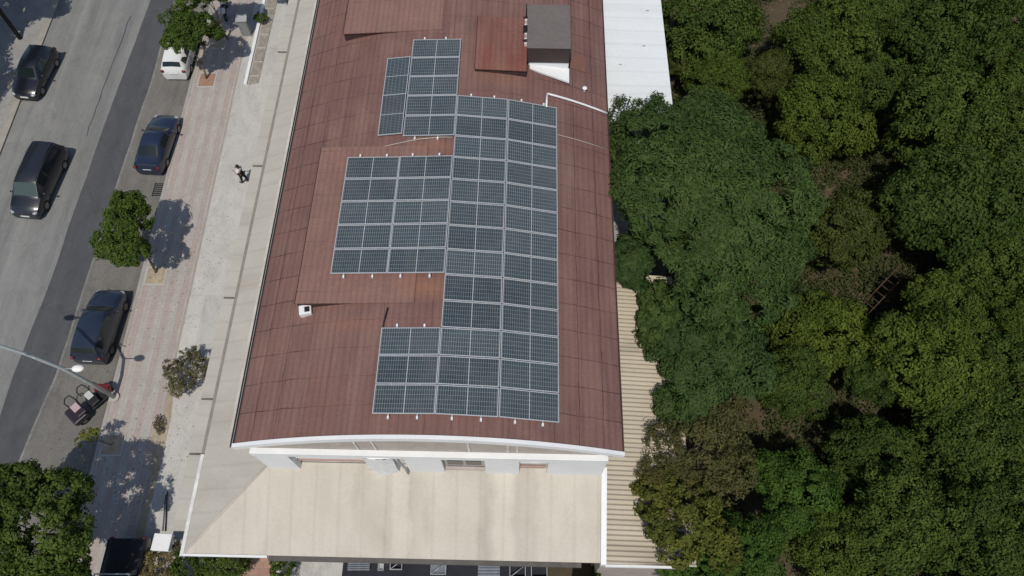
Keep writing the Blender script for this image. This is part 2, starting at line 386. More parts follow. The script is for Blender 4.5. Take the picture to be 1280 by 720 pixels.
def leaf_mat(name, dark, light, trans=.25, hue=None):
    m, nt, b = newmat(name); b.inputs['Roughness'].default_value = .7; b.inputs['Specular IOR Level'].default_value = .12
    at = N(nt, 'ShaderNodeAttribute', attribute_name='tint', attribute_type='GEOMETRY')
    c = mix(nt, at.outputs['Fac'], dark, light)
    oi = N(nt, 'ShaderNodeObjectInfo'); c = mix(nt, 1.0, c, ramp(nt, oi.outputs['Random'], [(0, (.78, .82, .85)), (.5, (1.0, 1.0, 1.0)), (1, (1.28, 1.18, .95))]), 'MULTIPLY')
    nt.links.new(c, b.inputs['Base Color'])
    tr = N(nt, 'ShaderNodeBsdfTranslucent'); nt.links.new(mix(nt, 1.0, c, (1.1, 1.25, .5), 'MULTIPLY'), tr.inputs[0])
    mx = N(nt, 'ShaderNodeMixShader'); mx.inputs[0].default_value = trans
    nt.links.new(b.outputs[0], mx.inputs[1]); nt.links.new(tr.outputs[0], mx.inputs[2])
    nt.links.new(mx.outputs[0], nt.nodes['Material Output'].inputs[0]); return m
M['leaf_orchard'] = leaf_mat('orchard_leaves', (.026, .048, .010), (.106, .152, .030), .22)
M['leaf_yellow'] = leaf_mat('yellowish_leaves', (.030, .044, .010), (.115, .132, .030), .2)
M['leaf_dark'] = leaf_mat('dark_pinnate_leaves', (.020, .042, .013), (.066, .108, .032), .16)
M['leaf_street'] = leaf_mat('street_tree_leaves', (.030, .056, .010), (.118, .172, .032), .22)
M['leaf_dry'] = leaf_mat('dry_olive_leaves', (.105, .095, .050), (.24, .21, .115))
M['leaf_olive'] = leaf_mat('olive_leaves', (.050, .058, .022), (.125, .120, .050))
M['leaf_bright'] = leaf_mat('bright_green_leaves', (.022, .055, .009), (.088, .155, .026), .18)
M['leaf_litter'] = leaf_mat('fallen_leaves', (.07, .055, .028), (.20, .155, .075), .05)
M['leaf_weed'] = leaf_mat('weeds', (.030, .045, .013), (.085, .095, .035), .15)
M['leaf_lime'] = leaf_mat('lime_leaves', (.09, .115, .015), (.22, .24, .04))

# ------------------------------------------------------------------ the setting: ground, road, pavements
def sheet(name, pts, z, m, kind='structure', th=0.0):
    b = MB()
    if th: b.prism(pts, z - th, z)
    else: b.face([(p[0], p[1], z) for p in pts])
    o = b.build(name, m, fix=bool(th)); o['kind'] = kind; return o
Y0, Y1 = -70.0, 130.0
sheet('ground', [(-400, -400), (400, -400), (400, 500), (-400, 500)], 0.0, M['dirt'])
KX = -21.42; LX = -32.25
sheet('road', [(LX, Y0), (KX, Y0), (KX, Y1), (LX, Y1)], 0.010, M['road'])
def xat(pts, y):
    pts = sorted(pts, key=lambda p: p[1])
    for a, b in zip(pts, pts[1:]):
        if a[1] <= y <= b[1]: return a[0] + (b[0] - a[0]) * (y - a[1]) / (b[1] - a[1])
    return pts[0][0] if y < pts[0][1] else pts[-1][0]
edgeD = [(P(*q, 0).x, P(*q, 0).y) for q in ((188, 0), (155, 90), (122, 180), (60, 360), (16, 470))]
edgeD = [(-27.35, Y0)] + sorted(edgeD, key=lambda p: p[1]) + [(-25.4, Y1)]
edgeW = [(P(*q, 0).x, P(*q, 0).y) for q in ((212, 20), (190, 100), (150, 220), (104, 365), (70, 470), (42, 535), (15, 598))]
edgeW = [(-25.6, Y0)] + sorted(edgeW, key=lambda p: p[1]) + [(-24.3, Y1)]
random.seed(3)
def jig(e, a=.05):
    out = []
    for p, q in zip(e, e[1:]):
        n = max(1, int(abs(q[1] - p[1]) / 1.2)); n = min(n, 30)
        for k in range(n):
            t = k / n; out.append((p[0] + (q[0] - p[0]) * t + random.uniform(-a, a), p[1] + (q[1] - p[1]) * t))
    return out + [e[-1]]
eD, eW = jig(edgeD, .03), jig(edgeW, .05)
sheet('dark_asphalt_strip', [(p[0], p[1]) for p in eD[::-1]] + [(p[0], p[1]) for p in eW], 0.014, M['dark_road'])
sheet('parking_lane', [(p[0], p[1]) for p in eW[::-1]] + [(KX, Y0), (KX, Y1)], 0.0145, M['parking'])
lp = [p for p in edgeW if 5 < p[1] < 44]
lp = jig(lp, .025)
sheet('worn_lane_line', [(p[0] - .05, p[1]) for p in lp] + [(p[0] + .07, p[1]) for p in lp[::-1]], 0.019, M['line_paint'])
M['scar'] = ground_mat('pale_worn_seam', (.235, .232, .222), (.19, .19, .185), (.17, .17, .165), (1, .4, 1), 1.5, crack=0)
for k, (q0, q1, wd) in enumerate((((163, 20), (108, 170), .035),)):
    a, c = P(*q0, 0), P(*q1, 0); b = []
    n = 14
    for i in range(n + 1):
        p = a.lerp(c, i / n); b.append((p.x + random.uniform(-.06, .06), p.y))
    sheet('road_seam', [(x - wd, y) for x, y in b] + [(x + wd, y) for x, y in b[::-1]], 0.0145 + .0005 * k, M['dark_road'] if k == 0 else M['scar'])
SWX = -18.35
sheet('sidewalk', [(KX + .18, Y0), (SWX, Y0), (SWX, Y1), (KX + .18, Y1)], 0.12, M['paving'], th=.12)
sheet('kerb', [(KX, Y0), (KX + .175, Y0), (KX + .175, Y1), (KX, Y1)], 0.125, mat('kerb_concrete', (.36, .34, .32), (.28, .26, .24), 1.5), th=.12)
fe = jig([(SWX + .004, Y0), (SWX + .004, Y1)], 0)
sheet('forecourt', [(SWX + .004, Y0), (-6.0, Y0), (-6.0, Y1), (SWX + .004, Y1)], 0.124, M['forecourt'], th=.12)
dirt_edge = []
for q in ((190, 545), (186, 590), (176, 640), (167, 676)): dirt_edge.append((P(*q, .12).x, P(*q, .12).y))
dr = []
for q in ((180, 672), (186, 640), (199, 590), (206, 560), (214, 520), (219, 470), (214, 470), (205, 510)): dr.append((P(*q, .12).x, P(*q, .12).y))
sheet('soil_strip', [(x, y) for x, y in dirt_edge[::-1]] + dr[::-1], 0.130, M['sand_pit'])
sheet('sidewalk_edge', [(SWX - .05, Y0), (SWX + .05, Y0), (SWX + .05, Y1), (SWX - .05, Y1)], 0.134, mat('edge_stone', (.36, .32, .29), (.28, .24, .21), 2))
sheet('far_sidewalk', [(-90, Y0), (LX - .42, Y0), (LX - .42, Y1), (-90, Y1)], 0.12, M['far_pavement'], th=.12)
sheet('far_kerb', [(LX - .42, Y0), (LX, Y0), (LX, Y1), (LX - .42, Y1)], 0.126, mat('far_kerb_stone', (.33, .31, .27), (.24, .22, .19), 1.5), th=.12)
# yard in front of the hall
a = L(366, 712, 3.2); 
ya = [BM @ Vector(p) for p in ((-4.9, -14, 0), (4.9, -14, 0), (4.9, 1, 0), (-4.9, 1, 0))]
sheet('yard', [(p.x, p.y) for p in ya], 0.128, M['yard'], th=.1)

def brick_mat(name, c1, c2, mo, w_=.4, h_=.2):
    m, nt, b = newmat(name); b.inputs['Roughness'].default_value = .9
    br = N(nt, 'ShaderNodeTexBrick')
    for k, val in (('Scale', 1.0), ('Mortar Size', .012), ('Brick Width', w_), ('Row Height', h_)): br.inputs[k].default_value = val
    for k, val in (('Color1', c1), ('Color2', c2), ('Mortar', mo)): br.inputs[k].default_value = (*val, 1)
    nt.links.new(coords(nt), br.inputs['Vector'])
    n = noise(nt, coords(nt), 6, 6, .7); c = mix(nt, 1.0, br.outputs['Color'], ramp(nt, n, [(.25, .8), (.75, 1.15)]), 'MULTIPLY')
    nt.links.new(c, b.inputs['Base Color']); return m
tp = [P(*q, .13) for q in ((283, 730), (345, 730), (345, 690), (283, 690))]
sheet('terracotta_paving', [(p.x, p.y) for p in tp], 0.132, brick_mat('terracotta_tile', (.36, .22, .17), (.30, .18, .14), (.22, .17, .14), .45, .3))
# tree pits, drain
def pit(px, py, sx, sy, m, nm='tree_pit'):
    c = P(px, py, .12); sheet(nm, [(c.x - sx, c.y - sy), (c.x + sx, c.y - sy), (c.x + sx, c.y + sy), (c.x - sx, c.y + sy)], 0.131, m)
    b = MB(); e = .09
    for x0, x1, y0, y1 in ((-sx - e, sx + e, -sy - e, -sy), (-sx - e, sx + e, sy, sy + e), (-sx - e, -sx, -sy, sy), (sx, sx + e, -sy, sy)):
        b.box(c.x + x0, c.x + x1, c.y + y0, c.y + y1, .1, .145)
    o = b.build(nm + '_rim', M['concrete']); o['kind'] = 'structure'
pit(195, 345, .52, .5, M['sand_pit']); pit(141, 556, .5, .5, M['sand_pit']); pit(259, 100, .5, .55, mat('red_soil', (.34, .20, .15), (.26, .16, .11), 4)); pit(274, 48, .5, .9, M['sand_pit'])

# ------------------------------------------------------------------ the hall
RV, HW, ZA = 16.5, 7.30, 12.12
def vz(u): return ZA - (RV - math.sqrt(max(0.0, RV * RV - u * u)))
ZE = vz(HW)
VB = 34.0
hall = empty('warehouse', (BO.x, BO.y, 0), -PSI, 'large hall with a red barrel-vaulted roof, white gable front and beige lean-to roofs', 'building')
b = MB()
b.grid(lambda s, t: (-HW + 2 * HW * s, VB * t, vz(-HW + 2 * HW * s)), 40, 1)
b.grid(lambda s, t: (-HW + 2 * HW * s, VB * t, vz(-HW + 2 * HW * s) - .12), 40, 1, flip=True)
for t in (0, 1):
    b.grid(lambda s, q, t=t: (-HW + 2 * HW * s, VB * t, vz(-HW + 2 * HW * s) - .12 * q), 40, 1, smooth=False, flip=bool(t))
for s in (-1, 1):
    b.face([(s * HW, 0, ZE), (s * HW, VB, ZE), (s * HW, VB, ZE - .12), (s * HW, 0, ZE - .12)])
roof = b.build('vault_roof', M['vault'], hall, fix=False)
# raised flat sheets on the left half, each front gap closed by a face coloured dark for its shade
def dormer(u0, u1, v0, v1, z0, z1, nm, mk='dormer'):
    b = MB(); n = 10
    b.slab([(u0, v0, z0), (u1, v0, z1), (u1, v1, z1), (u0, v1, z0)], .05)
    o = b.build(nm, M[mk], hall)
    b = MB()
    lo, hi = min(u0, u1), max(u0, u1)
    zt = lambda u: z0 + (z1 - z0) * (u - u0) / (u1 - u0) - .055
    for k in range(n):
        a, c = lo + (hi - lo) * k / n, lo + (hi - lo) * (k + 1) / n
        if zt(a) < vz(a) and zt(c) < vz(c): continue
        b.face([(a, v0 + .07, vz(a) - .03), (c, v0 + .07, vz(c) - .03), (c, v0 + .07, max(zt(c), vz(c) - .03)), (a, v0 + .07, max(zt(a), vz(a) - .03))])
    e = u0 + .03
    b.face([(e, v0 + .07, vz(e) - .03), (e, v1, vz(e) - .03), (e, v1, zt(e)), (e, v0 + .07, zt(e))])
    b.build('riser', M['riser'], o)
    q = MB(); q.box(u0 - .035, u0 - .003, v0, v1, z0 - .075, z0 + .012); q.build('edge_trim', M['riser'], o)
    return o
DZ0, DZ1 = 11.88, 12.155
dormer(-5.42, -.75, 5.2, 12.75, DZ0, DZ1, 'raised_roof_sheet')
dormer(-5.35, -.6, 19.6, VB - .2, 11.78, 12.155, 'raised_roof_sheet')
dormer(1.10, 3.45, 17.0, 20.3, 12.34, 12.24, 'raised_roof_sheet', 'porch')
# gable front: arched fascia, tympanum, ledge, wall, piers
b = MB()
def arcband(zo, h, y0, y1, n=40, hw=HW + .06):
    pts = [(-hw + 2 * hw * k / n) for k in range(n + 1)]
    for a, c in zip(pts, pts[1:]):
        za, zc = vz(max(-HW, min(HW, a))) + zo, vz(max(-HW, min(HW, c))) + zo
        b.hexa([(a, y0, za - h), (c, y0, zc - h), (c, y1, zc - h), (a, y1, za - h), (a, y0, za), (c, y0, zc), (c, y1, zc), (a, y1, za)])
arcband(.05, .34, -.15, -.003)
fas = b.build('arched_fascia', M['white'], hall); 
b = MB()
b.box(-6.9, 6.9, .25, VB - .3, 0, ZE - .16)
b.build('wall', M['old_white'], hall)
b = MB(); n = 24
top = [(-6.7 + 13.4 * k / n) for k in range(n + 1)]
for a, c in zip(top, top[1:]):
    b.hexa([(a, -.06, 9.9), (c, -.06, 9.9), (c, .24, 9.9), (a, .24, 9.9), (a, -.06, vz(a) - .30), (c, -.06, vz(c) - .30), (c, .24, vz(c) - .30), (a, .24, vz(a) - .30)])
b.build('tympanum', M['beige'], hall)
b = MB(); b.box(-6.75, 6.78, -.30, -.065, 9.82, 10.22); b.build('ledge', M['white'], hall, .02)
ZW = 7.72
def uof(px, z=8.6): return L(px, 580, z).x
b = MB(); b.box(-6.68, 6.76, .02, .245, ZW - 1.5, 9.815); b.build('gable_wall', M['old_white'], hall)
for u0, u1, zb in ((-6.69, -5.42, 7.62), (-.98, .45, 7.66), (2.10, 3.45, 7.64), (4.55, 6.77, 7.62)):
    b = MB(); b.box(u0, u1, -.28, .015, zb, 9.815); o = b.build('pier', M['white'], hall, .015)
    b = MB(); b.box(u0 + .02, u1 - .02, -.27, .01, zb - .12, zb - .004); b.build('pier_foot', mat('pink_grey_footing', (.33, .24, .21), (.25, .2, .18), 3), o)
# long window left
wf = MB(); wf.box(-5.38, -2.65, -.02, .017, 9.05, 9.78); wo = wf.build('window', M['window_glass'], hall)
wf = MB(); wf.box(-5.40, -2.63, -.08, -.022, 8.72, 8.98); wf.box(-5.40, -2.63, -.08, -.022, 9.42, 9.50); wf.build('window_frame', M['white'], wo)
wf = MB(); wf.box(-5.41, -2.62, -.07, .0, 8.35, 8.45); wf.build('sill', mat('pink_sill', (.42, .26, .22), (.34, .24, .2), 3), wo)
# middle window of two dark panes
wf = MB(); wf.box(.5, 2.07, -.12, .017, 8.25, 9.7); wo = wf.build('window', mat('grey_render', (.42, .39, .36), (.34, .32, .3), 2), hall)
for u0 in (.62, 1.34):
    q = MB(); q.box(u0, u0 + .6, -.15, -.122, 8.55, 9.1); q.build('pane', M['window_glass'], wo)
q = MB(); q.box(.5, 2.07, -.27, -.15, 8.12, 8.24); q.build('sill', M['beige'], wo)
# right opening with stained plaster
wf = MB(); wf.box(3.47, 4.53, -.03, .017, 8.2, 9.75); wo = wf.build('window', mat('stained_plaster', (.42, .32, .27), (.28, .19, .15), 4), hall)
q = MB(); q.box(3.47, 4.53, -.25, -.033, 9.3, 9.5); q.build('lintel', M['old_white'], wo)
q = MB(); q.box(3.49, 4.5, -.10, -.035, 8.0, 8.15); q.build('sill', mat('pink_sill_worn', (.42, .28, .24), (.34, .24, .2), 3), wo)
# wrapped white duct in the middle of the gable
random.seed(5)
b = MB()
b.grid(lambda s, t: (-2.55 + 1.15 * s, -.30 - .13 * math.sin(math.pi * s) * (.4 + .6 * t) + random.uniform(-.03, .03), 9.9 - 2.4 * t), 8, 10)
b.grid(lambda s, t: (-2.55 + 1.15 * s, -.30 - (.13 * math.sin(math.pi * s) * .4) * t + .35 * (1 - t), 9.92), 8, 2)
b.face([(-2.55, -.3, 9.9), (-2.55, .05, 9.9), (-2.55, .05, 7.5), (-2.55, -.3, 7.5)]); b.face([(-1.4, -.3, 9.9), (-1.4, .05, 9.9), (-1.4, .05, 7.5), (-1.4, -.3, 7.5)])
b.build('wrapped_duct', mat('crumpled_white_wrap', (.74, .74, .73), (.62, .62, .61), 3, .8, bmp=.3), hall)
b = MB(); b.tube([(-1.32, -.22, 9.7), (-1.2, -.3, 9.2), (-1.08, -.3, 8.4), (-1.04, -.34, 7.7)], .06); b.build('downpipe', M['steel'], hall)
for u in (-2.62, -1.95, 1.55, 3.0, 3.35):
    b = MB(); b.box(u - .035, u + .035, -.10, -.062, 10.24, vz(u) - .30); b.build('bracket', M['old_white'], hall)
# front lean-to roof and left lean-to roof (hip between them), white rim on the right
ZL = 6.5
cA, cB = (-6.68, -.02, 7.86), (-9.98, -3.47, ZL)
b = MB(); b.slab([cA, cB, (6.76, -3.47, ZL), (6.76, -.02, 7.86)], .07); b.build('front_roof', M['front_sheet'], hall)
b = MB(); b.slab([cA, (-6.68, VB, 7.86), (-9.98, VB, ZL), cB], .07); b.build('side_roof', M['side_sheet'], hall)
b = MB(); b.tube([Vector(cA) + Vector((0, -.02, .0)), Vector(cB) + Vector((0, 0, .0))], .045, 6); b.build('hip_ridge', M['front_sheet'], hall)
b = MB(); b.box(0, .22, 0, 1, 0, 1); b.bm.clear()
b.slab([(6.765, -3.55, ZL + .14), (6.985, -3.55, ZL + .14), (6.985, .0, 7.98), (6.765, .0, 7.98)], .5); b.build('verge_board', M['white'], hall)
for (u0, u1, oy) in ((-6.4, -5.9, 0), (-5.9, 6.0, .03)):
    pass
b = MB(); b.box(-9.98, -6.6, -3.56, -3.475, ZL - .12, ZL + .03); b.build('gutter', M['white'], hall)
b = MB(); b.box(-6.55, 6.0, -3.66, -3.475, ZL - .16, ZL - .02); b.build('gutter', mat('grey_brown_gutter', (.12, .11, .10), (.08, .075, .07), 3), hall)
# left gutter: grey brown channel, whiter at its near end
b = MB(); b.box(-10.13, -9.985, .6, VB, ZL - .13, ZL - .01); b.build('gutter', mat('worn_gutter', (.28, .25, .21), (.2, .18, .15), 2), hall)
b = MB(); b.box(-10.13, -9.985, -3.56, .55, ZL - .13, ZL + .01); b.build('gutter', M['old_white'], hall)
# eave gutter of the vault, white; a dark strip stands in for the shadow in the gap
b = MB(); b.box(-7.57, -7.47, -.1, VB, ZE - .22, ZE - .04); b.build('gutter', mat('cream_gutter', (.56, .52, .45), (.40, .36, .31), 1.2), hall)
b = MB(); b.box(-7.465, -7.305, -.05, VB, ZE - .4, ZE - .25); b.build('gutter_gap_shade', M['dark_metal'], hall)
b = MB(); b.box(7.305, 7.36, 0, VB, ZE - .25, ZE + .02); b.build('eave_trim', mat('dark_red_trim', (.06, .03, .03), (.04, .02, .02), 3), hall)
# lower canopy over the pavement
b = MB(); b.box(-11.55, -9.3, -2.3, VB, 4.36, 4.5); cnp = b.build('canopy', M['canopy_sheet'], hall)
for vv in (1.0, 3.6, 8.9, 17.0, 25.4):
    q = MB(); q.box(-11.5, -10.2, vv, vv + .07, 4.505, 4.56); q.build('canopy_joint', mat('dark_joint', (.16, .15, .13), (.1, .09, .08), 3), cnp)
b = MB(); b.box(-9.3, -6.95, -2.6, VB - 1, 0, 6.3); b.build('shop_wall', M['beige'], hall)
b = MB(); b.box(-6.9, 6.6, -1.6, .2, 0, 6.4); b.build('front_wall', M['beige'], hall)

# ------------------------------------------------------------------ neighbours: white flat roof, corrugated shed, stone wall
def T(u, v, z=0): return BM @ Vector((u, v, z))
sh = empty('annex', tuple(T(9, 22)), -PSI, 'annex with a plain white flat roof beside the red vault', 'building')
b = MB(); b.slab([(-1.6, -8.2, 9.05), (1.85, -8.2, 9.0), (1.62, 12, 9.0), (-1.6, 12, 9.05)], .2); b.build('flat_roof', M['white_sheet'], sh)
b = MB(); b.box(-1.5, 1.5, -8, 11.8, 0, 8.84); b.build('wall', M['old_white'], sh)
random.seed(2)
for k in range(4):
    b = MB(); x, y = random.uniform(-.9, 1.2), random.uniform(-2, 4); b.box(x, x + .16, y, y + .05, 9.035, 9.07); 
    b.build('roof_patch', mat('grey_patch', (.4, .4, .41), (.3, .3, .3), 3), sh)
sd = empty('shed', tuple(T(8.9, 3)), -PSI, 'low shed with a cream corrugated roof between the hall and the trees', 'building')
b = MB()
rows = []
nv = int(13.2 / .19 * 6)
b.grid(lambda s, t: (-1.88 + 3.75 * s, -6.45 + 13.4 * t, 6.15 - .42 * s + .04 * math.sin(2 * math.pi * (13.4 * t) / .205)), 4, nv)
b.build('corrugated_roof', M['corr'], sd, fix=False)
b = MB(); b.box(-1.86, 1.75, -6.3, 6.8, 0, 5.55); b.build('wall', M['beige'], sd)
b = MB(); b.box(-1.9, 1.3, -6.56, -6.47, 5.8, 6.06); b.build('edge_trim', M['white'], sd)
wl = MB(); q = [T(6.0, -3.75), T(7.0, -3.75), T(7.0, -5.2), T(6.0, -5.2)]
b = MB(); b.prism([(p.x, p.y) for p in q[::-1]], .1, 3.0)
o = b.build('stone_wall', brick_mat('pale_stone_block', (.46, .40, .32), (.40, .34, .27), (.22, .19, .15), .6, .22))
tag(o, 'pale block wall at the foot of the beige front roof, right end', 'wall')

# things on the roof ------------------------------------------------
def onroof(u, v, dz=0.0): return T(u, v, vz(u) + dz)
def slope(u): return math.asin(max(-1, min(1, u / RV)))
# the dark rooftop unit
ru = empty('rooftop_unit', tuple(T(4.45, 18.9, 0)), -PSI, 'big dark brown boxy rooftop unit near the top of the vault', 'rooftop unit')
b = MB(); b.box(-.98, .98, -1.1, 1.62, 11.92, 12.84); b.build('casing', mat('dark_brown_sheet', (.062, .046, .042), (.05, .038, .036), 1.5, .5), ru, .03)
b = MB(); b.box(-.99, .99, -1.12, 1.63, 12.845, 12.88); b.build('lid', mat('grey_brown_lid', (.155, .135, .125), (.13, .112, .104), .8, .55), ru, .01)
b = MB(); b.box(-.9, .96, -1.05, 1.6, 11.2, 11.915); b.slab([(-.85, -1.3, 11.78), (1.0, -1.85, 11.50), (1.0, -1.06, 11.55), (-.85, -1.06, 11.80)], .1); b.build('plinth', M['white'], ru)
random.seed(11)
for k in range(9):
    b = MB(); y = random.uniform(-.6, 1.4); b.tube([(-1.02, y, 12.5), (-1.16, y + .1, 12.35), (-1.14, y + .3, 12.1)], .035, 6); b.build('hose', M['black'], ru)
for k in range(6):
    b = MB(); y = -.4 + .3 * k; b.box(-1.12, -1.0, y, y + .1, 12.2, 12.4); b.build('louvre', M['old_white'], ru)
b = MB(); b.tube([(-1.05, 1.5, 12.1), (-1.05, 1.55, 13.0)], .03, 6); b.build('mast', M['dark_metal'], ru)
# conduit, mushroom vent, cowl, patch
c = [(4.38, 15.35), (4.42, 16.2), (5.0, 16.2), (6.0, 16.12), (7.15, 16.0)]
b = MB(); b.tube([onroof(4.38, 15.4, .12), onroof(4.42, 16.22, .12)], .05, 6); b.tube([onroof(u, 16.22 - (u - 4.42) * .06, .12) for u in (4.42, 5, 5.6, 6.2, 6.8, 7.28)], .05, 6)
tag(b.build('conduit', M['white']), 'white bent conduit running from the panels to the right eave', 'pipe')
b = MB(); p = onroof(6.2, 17.0); b.tube([p, p + Vector((0, 0, .22))], .06); b.ball(p + Vector((0, 0, .26)), .12, 2, (1, 1, .6))
tag(b.build('roof_vent', M['white']), 'tiny white mushroom vent on the vault, right of the boxy unit', 'vent')
cw = empty('vent_cowl', tuple(onroof(-5.1, 5.1, .0)), -PSI + .2, 'white square cowl with a dark hole on the left of the vault', 'vent')
b = MB(); b.box(-.24, .24, -.2, .2, -.05, .25); b.build('housing', M['white'], cw, .02)
b = MB(); b.box(-.02, .18, -.12, .1, .252, .27); b.build('opening', M['black'], cw)
b = MB(); n = 4
b.grid(lambda s, t: BM @ Vector((5.55 + .75 * s, 18.2 + 1.0 * t, vz(5.55 + .75 * s) + .035)), 4, 1); 
tag(b.build('roof_patch', mat('rusty_brown_patch', (.20, .10, .07), (.16, .08, .06), 3)), 'rusty square patch of sheet at the right side of the boxy unit', 'patch')
b = MB()
random.seed(9)
for (pts) in (((-1.75, 5.0), (-1.85, 4.35), (-1.86, 3.75)),): b.tube([onroof(u, v, .04) for u, v in pts], .035, 6)
tag(b.build('cable', M['dark_metal']), 'short dark cable lying on the red vault above the lowest panel block', 'cable')
b = MB(); b.tube([onroof(u, v, .05) for u, v in ((-3.0, 12.75), (-2.2, 12.9), (-1.2, 13.1), (-.2, 13.2), (.3, 13.2))], .022, 5)
tag(b.build('cable', M['beige']), 'thin pale cable crossing the gap between upper and middle panel blocks', 'cable')
b = MB(); b.tube([onroof(u, 14.05 - .03 * (u - 5), .03) for u in (4.9, 5.6, 6.3, 7.2)], .015, 5)
tag(b.build('cable', M['beige']), 'thin pale cable from the right panel column to the right eave', 'cable')

# ------------------------------------------------------------------ solar panels
PW, PH, PITV = 2.255, 1.10, 1.135
def make_panel():
    r = empty('solar_panel')
    fw = .032
    b = MB()
    for x0, x1, y0, y1 in ((-PW / 2, PW / 2, -PH / 2, -PH / 2 + fw), (-PW / 2, PW / 2, PH / 2 - fw, PH / 2), (-PW / 2, -PW / 2 + fw, -PH / 2 + fw, PH / 2 - fw), (PW / 2 - fw, PW / 2, -PH / 2 + fw, PH / 2 - fw)):
        b.box(x0, x1, y0, y1, -.02, .02)
    b.build('frame', M['alu'], r)
    b = MB(); b.face([(-PW / 2 + fw, -PH / 2 + fw, .012), (PW / 2 - fw, -PH / 2 + fw, .012), (PW / 2 - fw, PH / 2 - fw, .012), (-PW / 2 + fw, PH / 2 - fw, .012)])
    b.build('cell_glass', M['cells'], r, fix=False)
    b = MB(); b.box(-.015, .015, -PH / 2 + fw, PH / 2 - fw, .0125, .0145); b.build('centre_strip', M['alu'], r)
    return r
proto = make_panel(); index_children()
ORD = ['first', 'second', 'third', 'fourth', 'fifth', 'sixth', 'seventh', 'eighth', 'ninth', 'tenth', 'eleventh', 'twelfth', 'thirteenth']
first = [True]
random.seed(21)
def put_panel(u, v, z, tilt, label, turn=0.0):
    o = proto if first[0] else copy_tree(proto); first[0] = False
    jit = Euler((random.gauss(0, .004), random.gauss(0, .004), random.gauss(0, .0015)))
    m = BM @ Matrix.Translation((u, v, z)) @ Matrix.Rotation(tilt, 4, 'Y') @ Matrix.Rotation(turn, 4, 'Z') @ jit.to_matrix().to_4x4()
    o.matrix_world = m; o.location = m.to_translation(); o.rotation_euler = m.to_euler()
    tag(o, label, 'solar panel', 'solar panels on the vaulted roof')
def rail(u, v0, v1, z, tilt, label):
    b = MB(); m = BM @ Matrix.Translation((u, 0, z)) @ Matrix.Rotation(tilt, 4, 'Y')
    b.box(-.022, .022, v0 - .16, v1 + .16, -.07, -.025, m)
    b.mi = 1
    for vv in (v0 - .10, v1 + .10): b.box(-.035, .035, vv - .06, vv + .05, -.10, -.01, m)
    tag(b.build('mounting_rail', [M['alu'], M['white']]), label, 'rail', 'mounting rails with white end clamps')
V0 = .72
cols = {'D': (2.67, 4.85), 'C': (.40, 2.62), 'B': (-1.87, .36), 'A': (-4.12, -1.92)}
def chord(a, c, f=vz):
    za, zc = f(a), f(c); return (a + c) / 2, (za + zc) / 2 + .16, math.atan2(za - zc, c - a)
for cname, n, word in (('D', 13, 'rightmost long column'), ('C', 13, 'second long column from the right')):
    u, z, t = chord(*cols[cname])
    for k in range(n): put_panel(u, V0 + PITV * (k + .5), z, t, 'dark solar panel, %s from the near end, %s' % (ORD[k], word))
    for q, side in ((-.52, 'left'), (.52, 'right')):
        rail(u + q * math.cos(t), V0, V0 + 13 * PITV, z - q * math.sin(t), t, '%s rail, white clamp ends, under the %s of panels' % (side, word))
u, z, t = chord(*cols['B'])
for k in range(3): put_panel(u, V0 + PITV * (k + .5), z, t, 'dark solar panel, %s from the near end of the lowest block of three' % ORD[k])
for q, side in ((-.55, 'left'), (.5, 'right')): rail(u + q, V0, V0 + 3 * PITV, z - q * math.sin(t), t, '%s rail, white clamp ends, under the lowest block of three panels' % side)
for k in range(5): put_panel(u, V0 + PITV * (11 + k + .5), z, t, 'dark solar panel, %s from the near end of the topmost block of five' % ORD[k])
for q, side in ((-.6, 'left'), (.4, 'right')): rail(u + q, V0 + 11 * PITV, V0 + 16 * PITV, z - q * math.sin(t), t, '%s rail, white clamp ends, under the topmost block of five panels' % side)
dzf = lambda x: DZ0 + (DZ1 - DZ0) * (x + 5.42) / 4.67
for cname, word in (('A', 'left'), ('B', 'right')):
    u, z, t = chord(*cols[cname], dzf); z += .0
    for k in range(5): put_panel(u, V0 + PITV * (5 + k + .5), z, t, 'dark solar panel, %s from the near end, %s row of the middle block' % (ORD[k], word))
    for q, side in ((-.6, 'left'), (.55, 'right')): rail(u + q, V0 + 5 * PITV, V0 + 10 * PITV, z - q * math.sin(t), t, '%s rail, white clamp ends, %s row of the middle panel block' % (side, word))
u, z, t = chord(-3.02, -1.93)
for k in range(2): put_panel(u, V0 + 11.15 * PITV + 2.22 * (k + .5), z, t, 'dark solar panel set upright, %s of two beside the topmost block' % ['nearer', 'farther'][k], math.pi / 2)

# ------------------------------------------------------------------ trees
def leaf_mesh(name, pts, nrm, tint, ll, lw, rng, m):
    n = len(pts)
    nrm = nrm / np.linalg.norm(nrm, axis=1)[:, None]
    rnd = rng.normal(size=(n, 3)); a = np.cross(nrm, rnd); a /= np.linalg.norm(a, axis=1)[:, None]
    b = np.cross(nrm, a)
    s = rng.uniform(.7, 1.3, n)[:, None]
    la = a * ll * .5 * s; lb = b * lw * .5 * s
    droop = nrm * (ll * .14) * s
    v = np.stack([pts - la - droop, pts + lb, pts + la - droop, pts - lb], 1).reshape(-1, 3)
    me = bpy.data.meshes.new(name)
    me.vertices.add(4 * n); me.vertices.foreach_set('co', v.astype(np.float32).ravel())
    me.loops.add(4 * n); me.loops.foreach_set('vertex_index', np.arange(4 * n, dtype=np.int32))
    me.polygons.add(n); me.polygons.foreach_set('loop_start', np.arange(0, 4 * n, 4, dtype=np.int32)); me.polygons.foreach_set('loop_total', np.full(n, 4, dtype=np.int32))
    at = me.attributes.new('tint', 'FLOAT', 'FACE'); at.data.foreach_set('value', np.clip(tint, 0, 1).astype(np.float32))
    me.update(); me.validate(); me.materials.append(m); return me
